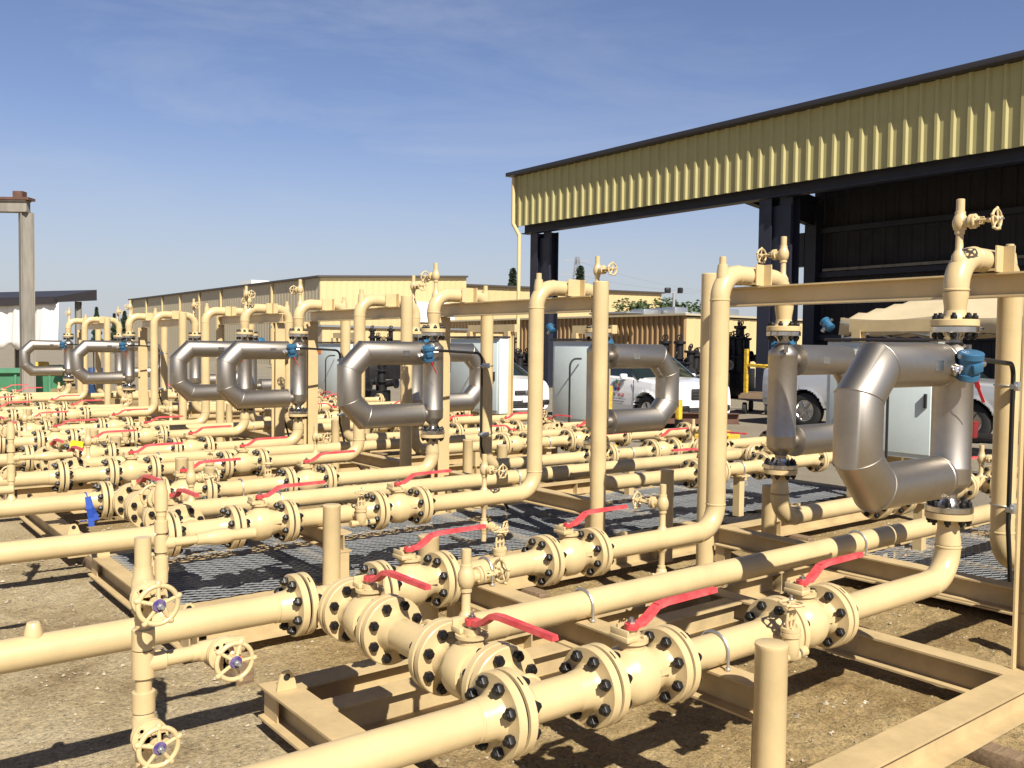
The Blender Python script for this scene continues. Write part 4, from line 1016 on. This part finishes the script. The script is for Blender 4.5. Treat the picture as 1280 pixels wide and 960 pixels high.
for k, (i, j) in enumerate(per):
    p = m.v[b0+i*(n+1)+j]; c = Vector((tx0+tw/2, ty0+tw/2, 0)); d = Vector((p.x-c.x, p.y-c.y, 0)).normalized()
    m.v.append(Vector((p.x, p.y, zv0+.02*math.sin(k*1.3)))+d*(.03*math.sin(k*2.1)+.02))
for k in range(len(per)):
    i, j = per[k]; i2, j2 = per[(k+1) % len(per)]; m.face((b0+i*(n+1)+j, b0+i2*(n+1)+j2, b1+(k+1) % len(per), b1+k), 0, True)
o = m.build('canopy', M['canvas'], tent); sm = o.modifiers.new('th', 'SOLIDIFY'); sm.thickness = .006
for sx in (0.03, tw-.03):
    for sy in (0.03, tw-.03):
        m = MB(); m.box((tx0+sx, ty0+sy, (zv1+GZ)/2), (.035, .035, zv1-GZ)); m.box((tx0+sx, ty0+sy, GZ+.01), (.09, .09, .02)); m.build('leg', M['galv'], tent)
m = MB()
for (a, b) in (((0, 0), (1, 0)), ((1, 0), (1, 1)), ((1, 1), (0, 1)), ((0, 1), (0, 0))):
    A = Vector((tx0+tw*a[0], ty0+tw*a[1], 0)); B = Vector((tx0+tw*b[0], ty0+tw*b[1], 0)); Md = (A+B)/2
    m.bar(A+Z*2.12, Md+Z*1.9, .03, .02); m.bar(A+Z*1.85, Md+Z*2.12, .03, .02); m.bar(B+Z*2.12, Md+Z*1.9, .03, .02); m.bar(B+Z*1.85, Md+Z*2.12, .03, .02)
m.build('truss', M['galv'], tent)
tb = gp(1248, 12.2)
t = empty('work_table', tb, 'low dark work table on folding trestle legs behind the drop pipe', 'table')
m = MB(); m.box((tb.x, tb.y, .50), (.8, 1.9, .05), 0, None, .006); m.build('table_top', M['junk'], t)
for sy in (-.75, .75):
    for sx in (-1, 1):
        m = MB(); m.bar((tb.x+sx*.30, tb.y+sy, GZ), (tb.x+sx*.05, tb.y+sy, .475), .04, .04); m.bar((tb.x+sx*.2, tb.y+sy-.0, .1), (tb.x+sx*.0, tb.y+sy, .12), .03, .03); m.build('trestle_leg', M['black'], t)
cp = at(1216, 540, 12.0); m = MB(); m.lathe([(0, .055), (.01, .058), (.20, .075), (.205, .08), (.22, .08), (.225, .06)], (cp.x, cp.y, .526), Z, 24)
tag(m.build('drink_cup', M['cupred']), 'tall red cup standing on the dark work table', 'cup')
cart = gp(950, 25.0); r = empty('flat_cart', cart, 'rusty yellow flat cart with upright posts by the shed column', 'cart')
m = MB(); m.box((cart.x, cart.y, .40), (1.7, .85, .09), 0, Matrix.Rotation(.5, 3, 'Z')); 
for k in range(5): m.box((cart.x+(-.6+.3*k)*.87, cart.y+(-.6+.3*k)*.48, .46), (.22, .80, .05), 0, Matrix.Rotation(.5+.05*(k % 2), 3, 'Z'))
m.build('deck', M['wood'], r)
for sx in (-.6, .6):
    for sy in (-.3, .3):
        q = Vector((cart.x+sx*.87-sy*.48, cart.y+sx*.48+sy*.87, GZ+.16)); m = MB(); m.lathe([(-.05, .15), (-.04, .16), (.04, .16), (.05, .15)], q, Vector((-.48, .87, 0)), 20); m.build('wheel', M['tyre'], r)
for sx, sy, hh in ((-.5, -.35, 1.55), (-.1, .35, 1.7), (.7, -.3, 1.2)):
    q = Vector((cart.x+sx*.87-sy*.48, cart.y+sx*.48+sy*.87, .44)); m = MB(); m.box(q+Z*(hh-.44)/2, (.09, .09, hh-.44)); m.build('post', M['yellow'], r)
q = Vector((cart.x, cart.y, 1.2)); m = MB(); m.bar(q+Vector((-.26, -.54, 0)), q+Vector((-.25, .26, .06)), .07, .07); m.bar(q+Vector((-.25, .26, .06)), q+Vector((.9, .1, .02)), .07, .07); m.build('rail', M['yellow'], r)
def bollard(px, d, ytop, label):
    p = gp(px, d); zt = at(px, ytop, d).z; r = empty('marker_post', p, label, 'post', 'yellow posts on the asphalt')
    m = MB(); m.box((p.x, p.y, (zt+GZ)/2), (.095, .095, zt-GZ), 0, None, .01); m.build('post', M['yellow'], r); m = MB(); m.box((p.x, p.y, GZ+.015), (.26, .26, .03)); m.build('base_plate', M['yellow'], r)
    m = MB(); m.box((p.x, p.y, GZ+(zt-GZ)*.45), (.10, .10, .2)); m.build('black_band', M['black'], r)
bollard(850, 16.3, 500, 'yellow and black post standing before the white SUV bumper')
bollard(762, 16.0, 482, 'yellow post standing before the white SUV door')
p = gp(858, 17.0); r = empty('pipe_dolly', p, 'low yellow steel dolly carrying a rusty beam in front of the white SUV', 'dolly')
m = MB()
for sx in (-.7, 0, .7): m.box((p.x+sx*.78, p.y-sx*.62, .12), (.10, .9, .10), 0, Matrix.Rotation(-.67, 3, 'Z'))
for sy in (-.35, .35): m.box((p.x+sy*.62, p.y+sy*.78, .05), (1.9, .09, .09), 0, Matrix.Rotation(-.67, 3, 'Z'))
m.build('dolly_frame', M['yellow'], r)
for sx in (-.75, .75):
    m = MB(); q = Vector((p.x+sx*.78, p.y-sx*.62, GZ+.07)); m.lathe([(-.05, .07), (.05, .07)], q, Vector((.62, .78, 0)), 16); m.build('wheel', M['tyre'], r)
m = MB(); a = Vector((p.x-.9, p.y+.72, .26)); m.ibeam(a, a+Vector((1.7, -1.35, 0)), .2, .2); m.build('beam', M['rust'], r)

# dark machinery stacked behind the SUV
rj = random.Random(11)
for k, (px, d, h) in enumerate(((812, 27, 2.1), (838, 29, 2.4), (864, 28, 2.2), (888, 30, 2.6), (905, 33, 3.0), (925, 36, 3.3), (603, 30, 1.8), (641, 38, 2.6), (655, 33, 1.9), (470, 48, 3.2), (486, 48, 3.3), (455, 26, 1.5))):
    p = gp(px, d); m = MB(); w_ = rj.uniform(.5, .8)
    m.box(p+Z*h*.16, (w_*1.6, w_*1.4, h*.30), 0, Matrix.Rotation(rj.uniform(-.4, .4), 3, 'Z'), .03)
    for q in range(5):
        c = p+Vector((rj.uniform(-.6, .6)*w_, rj.uniform(-.5, .5)*w_, h*.3)); hh = h*rj.uniform(.25, .55)
        m.lathe([(0, .16), (hh*.4, .17), (hh*.42, .25), (hh*.48, .25), (hh*.5, .13), (hh*.92, .12), (hh*.94, .2), (hh, .2)], c, Z, 14)
        m.torus(c+Z*(hh+.10), Vector((rj.uniform(-.5, .5), 1, rj.uniform(0, 1))), .10, .022, 16, 6); m.cyl(c+Z*hh, c+Z*(hh+.15), .03, 8)
        e = Vector((rj.uniform(-1, 1), rj.uniform(-1, 1), .1)).normalized(); m.cyl(c+Z*hh*.3, c+Z*hh*.3+e*.5, .10, 12); m.lathe([(0, .17), (.05, .17)], c+Z*hh*.3+e*.45, e, 14)
    where = ('directly behind the white SUV windscreen', 'behind the middle of the white SUV', 'behind the white SUV bonnet', 'left of the tall cream riser', 'beside the dark shed column', 'tallest stack beside the shed column', 'behind the small white hatchback', 'by the far shed column', 'right of the small white hatchback', 'left of a pair by the pale low building', 'right of a pair by the pale low building', 'beneath the second skid loop')[k]
    tag(m.build('valve_stack', M['junk']), 'dark stacked valve machinery ' + where, 'machinery', 'dark machinery stacked on the asphalt')

# ------------------------------------------------------------------ trees, pylon, lamps
def tree(p, H, Rr, kind, label, seed):
    rr = random.Random(seed); r = empty('conifer_tree' if kind == 0 else 'broadleaf_tree', p, label, 'tree', 'trees beyond the yard')
    m = MB(); m.tube([p, p+Z*H*.4, p+Z*H*.95], [H*.022, H*.015, H*.004], 8); m.build('trunk', M['bark'], r)
    m = MB(); nl = 2600 if kind == 0 else 3000
    clumps = [Vector((rr.gauss(0, .38), rr.gauss(0, .38), rr.uniform(.42, .92))) for _ in range(16)]
    for k in range(nl):
        if kind == 0:
            t = rr.random()**.75; lay = .75+.25*math.sin(t*34); rad = Rr*(1-t)**.85*lay*rr.uniform(.2, 1)**.5+.02*Rr; a = rr.uniform(0, 2*PI)
            c = p+Vector((rad*math.cos(a), rad*math.sin(a), H*(.10+.90*t)-rad*.22)); s_ = H*.024
        else:
            q = clumps[k % 16]; e = Vector((rr.gauss(0, 1), rr.gauss(0, 1), rr.gauss(0, 1))).normalized()*rr.random()**.4*.30
            c = p+Vector(((q.x+e.x)*Rr, (q.y+e.y)*Rr, H*(q.z+e.z*.45))); s_ = H*.026
        n = Vector((rr.uniform(-1, 1), rr.uniform(-1, 1), rr.uniform(-.4, 1))).normalized(); _, u, v = frame(n); b = len(m.v); s1 = s_*rr.uniform(.6, 1.5)
        m.v += [c-u*s1, c-v*s1*.5+n*s1*.1, c+u*s1, c+v*s1*.5]; m.face((b, b+1, b+2, b+3), 0, False)
    m.build('crown', M['leaf'] if kind == 0 else M['leaf2'], r)
def treeat(px, ytop, d, Rr, kind, label, seed): p = gp(px, d); tree(p, at(px, ytop, d).z-GZ, Rr, kind, label, seed)
treeat(640, 336, 125, 2.6, 0, 'pointed conifer standing left of the far shed column', 1)
treeat(724, 333, 160, 3.6, 0, 'conifer standing at the foot of the pylon', 2)
treeat(121, 384, 150, 1.3, 0, 'leftmost small conifer on the skyline', 3)
treeat(143, 392, 150, 1.2, 0, 'middle small conifer on the left skyline', 4)
treeat(156, 389, 160, 2.2, 0, 'conifer close to the warehouse left corner', 5)
treeat(827, 373, 95, 4.6, 1, 'broadleaf tree behind the roof units', 6)
treeat(805, 378, 100, 3.0, 1, 'small broadleaf tree left of the roof units', 7)
treeat(876, 378, 95, 3.4, 1, 'broadleaf tree left of the tall cream riser', 8)
pb = gp(720, 300); zt = at(720, 322, 300).z; H = zt-GZ
m = MB()
def leg(k, t): s_ = 3.2*(1-t)**1.2+.45; return pb+Vector((s_*(1 if k in (0, 1) else -1), s_*(1 if k in (0, 3) else -1), H*t))
T = [i/9 for i in range(10)]
for k in range(4):
    for a, b in zip(T, T[1:]):
        m.bar(leg(k, a), leg(k, b), .28, .28, (1, .3, .1)); k2 = (k+1) % 4
        m.bar(leg(k, a), leg(k2, b), .14, .14, (1, .3, .1)); m.bar(leg(k2, a), leg(k, b), .14, .14, (1, .3, .1)); m.bar(leg(k, b), leg(k2, b), .14, .14, (1, .3, .1))
for t in (.68, .82, .96):
    c = pb+Z*H*t; w_ = 5.5-2.0*abs(t-.82)/.14*.6
    e = Vector((Rv.x, Rv.y, 0)).normalized()
    m.bar(c-e*w_, c+e*w_, .25, .25); m.bar(c-e*w_, c+Z*1.4, .14, .14); m.bar(c+e*w_, c+Z*1.4, .14, .14)
tag(m.build('pylon', M['pylon']), 'grey lattice power pylon on the skyline', 'pylon')
for k, t in enumerate((.68, .82, .96)):
    a = pb+Z*H*t; b = at(1010, 335+12*k, 420); pts = [a.lerp(b, i/20)-Z*(6*4*(i/20)*(1-i/20)) for i in range(21)]
    m = MB(); m.tube(pts, .05, 5); tag(m.build('power_line', M['pylon']), ('lowest', 'middle', 'highest')[k] + ' power line running right from the pylon', 'cable', 'power lines')
fp = gp(841, 60); zt = at(841, 366, 60).z; r = empty('floodlight_pole', fp, 'floodlight pole with two square lamps above the low roofs', 'lamp')
m = MB(); m.cyl(fp, Vector((fp.x, fp.y, zt)), .09, 10); e = Vector((Rv.x, Rv.y, 0)).normalized(); q = Vector((fp.x, fp.y, zt)); m.bar(q-e*.5, q+e*.5, .08, .08); m.build('pole', M['pylon'], r)
for sg in (-1, 1): m = MB(); m.box(q+e*sg*.42+Z*.15, (.38, .3, .36), 0, Matrix.Rotation(.4*sg, 3, 'Z'), .06); m.build('lamp_head', M['junk'], r)
# ------------------------------------------------------------------ camera, sun, sky
cd = bpy.data.cameras.new('camera'); cam = bpy.data.objects.new('camera', cd); COL.objects.link(cam)
cd.sensor_width = 36; cd.lens = 36*FPX/1280; cd.clip_start = .05; cd.clip_end = 5000
rot = Matrix((Rv, Uv, -Fv)).transposed(); cam.matrix_world = Matrix.Translation(CAM) @ rot.to_4x4(); scene.camera = cam
sd = Vector((-.30, -1.0, 1.0)).normalized()
sl = bpy.data.lights.new('sun', 'SUN'); sl.energy = 5.0; sl.angle = R_(.53); sl.color = (1, .93, .80)
so = bpy.data.objects.new('sun', sl); COL.objects.link(so); so.rotation_euler = sd.to_track_quat('Z', 'Y').to_euler(); so.location = (0, -20, 30)
w = bpy.data.worlds.new('World'); scene.world = w; w.use_nodes = True; nt = w.node_tree; nt.nodes.clear(); N = lambda t: nt.nodes.new(t); Lk = nt.links.new
sky = N('ShaderNodeTexSky'); sky.sky_type = 'NISHITA'; sky.sun_disc = False; sky.sun_elevation = math.asin(sd.z); sky.sun_rotation = math.atan2(sd.x, sd.y)
sky.air_density = 1.0; sky.dust_density = 0.6; sky.ozone_density = 2.0
tc = N('ShaderNodeTexCoord'); bg = N('ShaderNodeBackground'); out = N('ShaderNodeOutputWorld'); bg.inputs['Strength'].default_value = .05
def noise(sc, det, rough, scale, dist=0):
    mp = N('ShaderNodeMapping'); mp.inputs['Scale'].default_value = scale; mp.inputs['Rotation'].default_value = (0, .35, .3); Lk(tc.outputs['Generated'], mp.inputs['Vector'])
    n = N('ShaderNodeTexNoise'); n.inputs['Scale'].default_value = sc; n.inputs['Detail'].default_value = det; n.inputs['Roughness'].default_value = rough; n.inputs['Distortion'].default_value = dist
    Lk(mp.outputs['Vector'], n.inputs['Vector']); return n
def ramp(fac, stops):
    r = N('ShaderNodeValToRGB'); e = r.color_ramp.elements
    while len(e) < len(stops): e.new(.5)
    for k, (p, c) in enumerate(stops): e[k].position = p; e[k].color = (*c, 1)
    Lk(fac, r.inputs['Fac']); return r
wisp = ramp(noise(2.6, 10, .62, (1.0, 1.0, 4.2), .5).outputs['Fac'], [(.47, (0, 0, 0)), (.75, (1, 1, 1))])
big = ramp(noise(1.1, 3, .5, (1, 1, 2.2)).outputs['Fac'], [(.42, (0, 0, 0)), (.66, (1, 1, 1))])
ml = N('ShaderNodeMath'); ml.operation = 'MULTIPLY'; Lk(wisp.outputs['Color'], ml.inputs[0]); Lk(big.outputs['Color'], ml.inputs[1])
ml2 = N('ShaderNodeMath'); ml2.operation = 'MULTIPLY'; ml2.inputs[1].default_value = .30; Lk(ml.outputs[0], ml2.inputs[0])
tint = N('ShaderNodeMix'); tint.data_type = 'RGBA'; tint.blend_type = 'MULTIPLY'; tint.inputs[0].default_value = 1; Lk(sky.outputs['Color'], tint.inputs[6]); tint.inputs[7].default_value = (1.26, 1.18, 1.36, 1)
mx = N('ShaderNodeMix'); mx.data_type = 'RGBA'; Lk(ml2.outputs[0], mx.inputs[0]); Lk(tint.outputs[2], mx.inputs[6]); mx.inputs[7].default_value = (7.5, 8.0, 9.0, 1)
sx = N('ShaderNodeSeparateXYZ'); Lk(tc.outputs['Generated'], sx.inputs[0])
hz = N('ShaderNodeMapRange'); hz.interpolation_type = 'SMOOTHSTEP'; hz.inputs['From Min'].default_value = -.02; hz.inputs['From Max'].default_value = .26; hz.inputs['To Min'].default_value = .88; hz.inputs['To Max'].default_value = 0; Lk(sx.outputs['Z'], hz.inputs['Value'])
mh = N('ShaderNodeMix'); mh.data_type = 'RGBA'; Lk(hz.outputs['Result'], mh.inputs[0]); Lk(mx.outputs[2], mh.inputs[6]); mh.inputs[7].default_value = (6.3, 6.8, 7.3, 1)
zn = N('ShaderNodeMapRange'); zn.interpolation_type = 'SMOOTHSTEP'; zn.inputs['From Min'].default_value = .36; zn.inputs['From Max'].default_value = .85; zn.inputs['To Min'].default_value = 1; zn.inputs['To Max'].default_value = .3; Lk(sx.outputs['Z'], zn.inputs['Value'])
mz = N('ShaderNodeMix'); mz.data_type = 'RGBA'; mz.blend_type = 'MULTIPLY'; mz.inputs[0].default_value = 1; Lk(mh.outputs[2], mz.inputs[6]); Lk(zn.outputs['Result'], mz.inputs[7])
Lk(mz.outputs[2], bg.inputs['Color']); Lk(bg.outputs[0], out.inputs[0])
scene.view_settings.view_transform = 'Standard'; scene.view_settings.look = 'None'; scene.view_settings.exposure = 0.72; scene.view_settings.gamma = 1.0
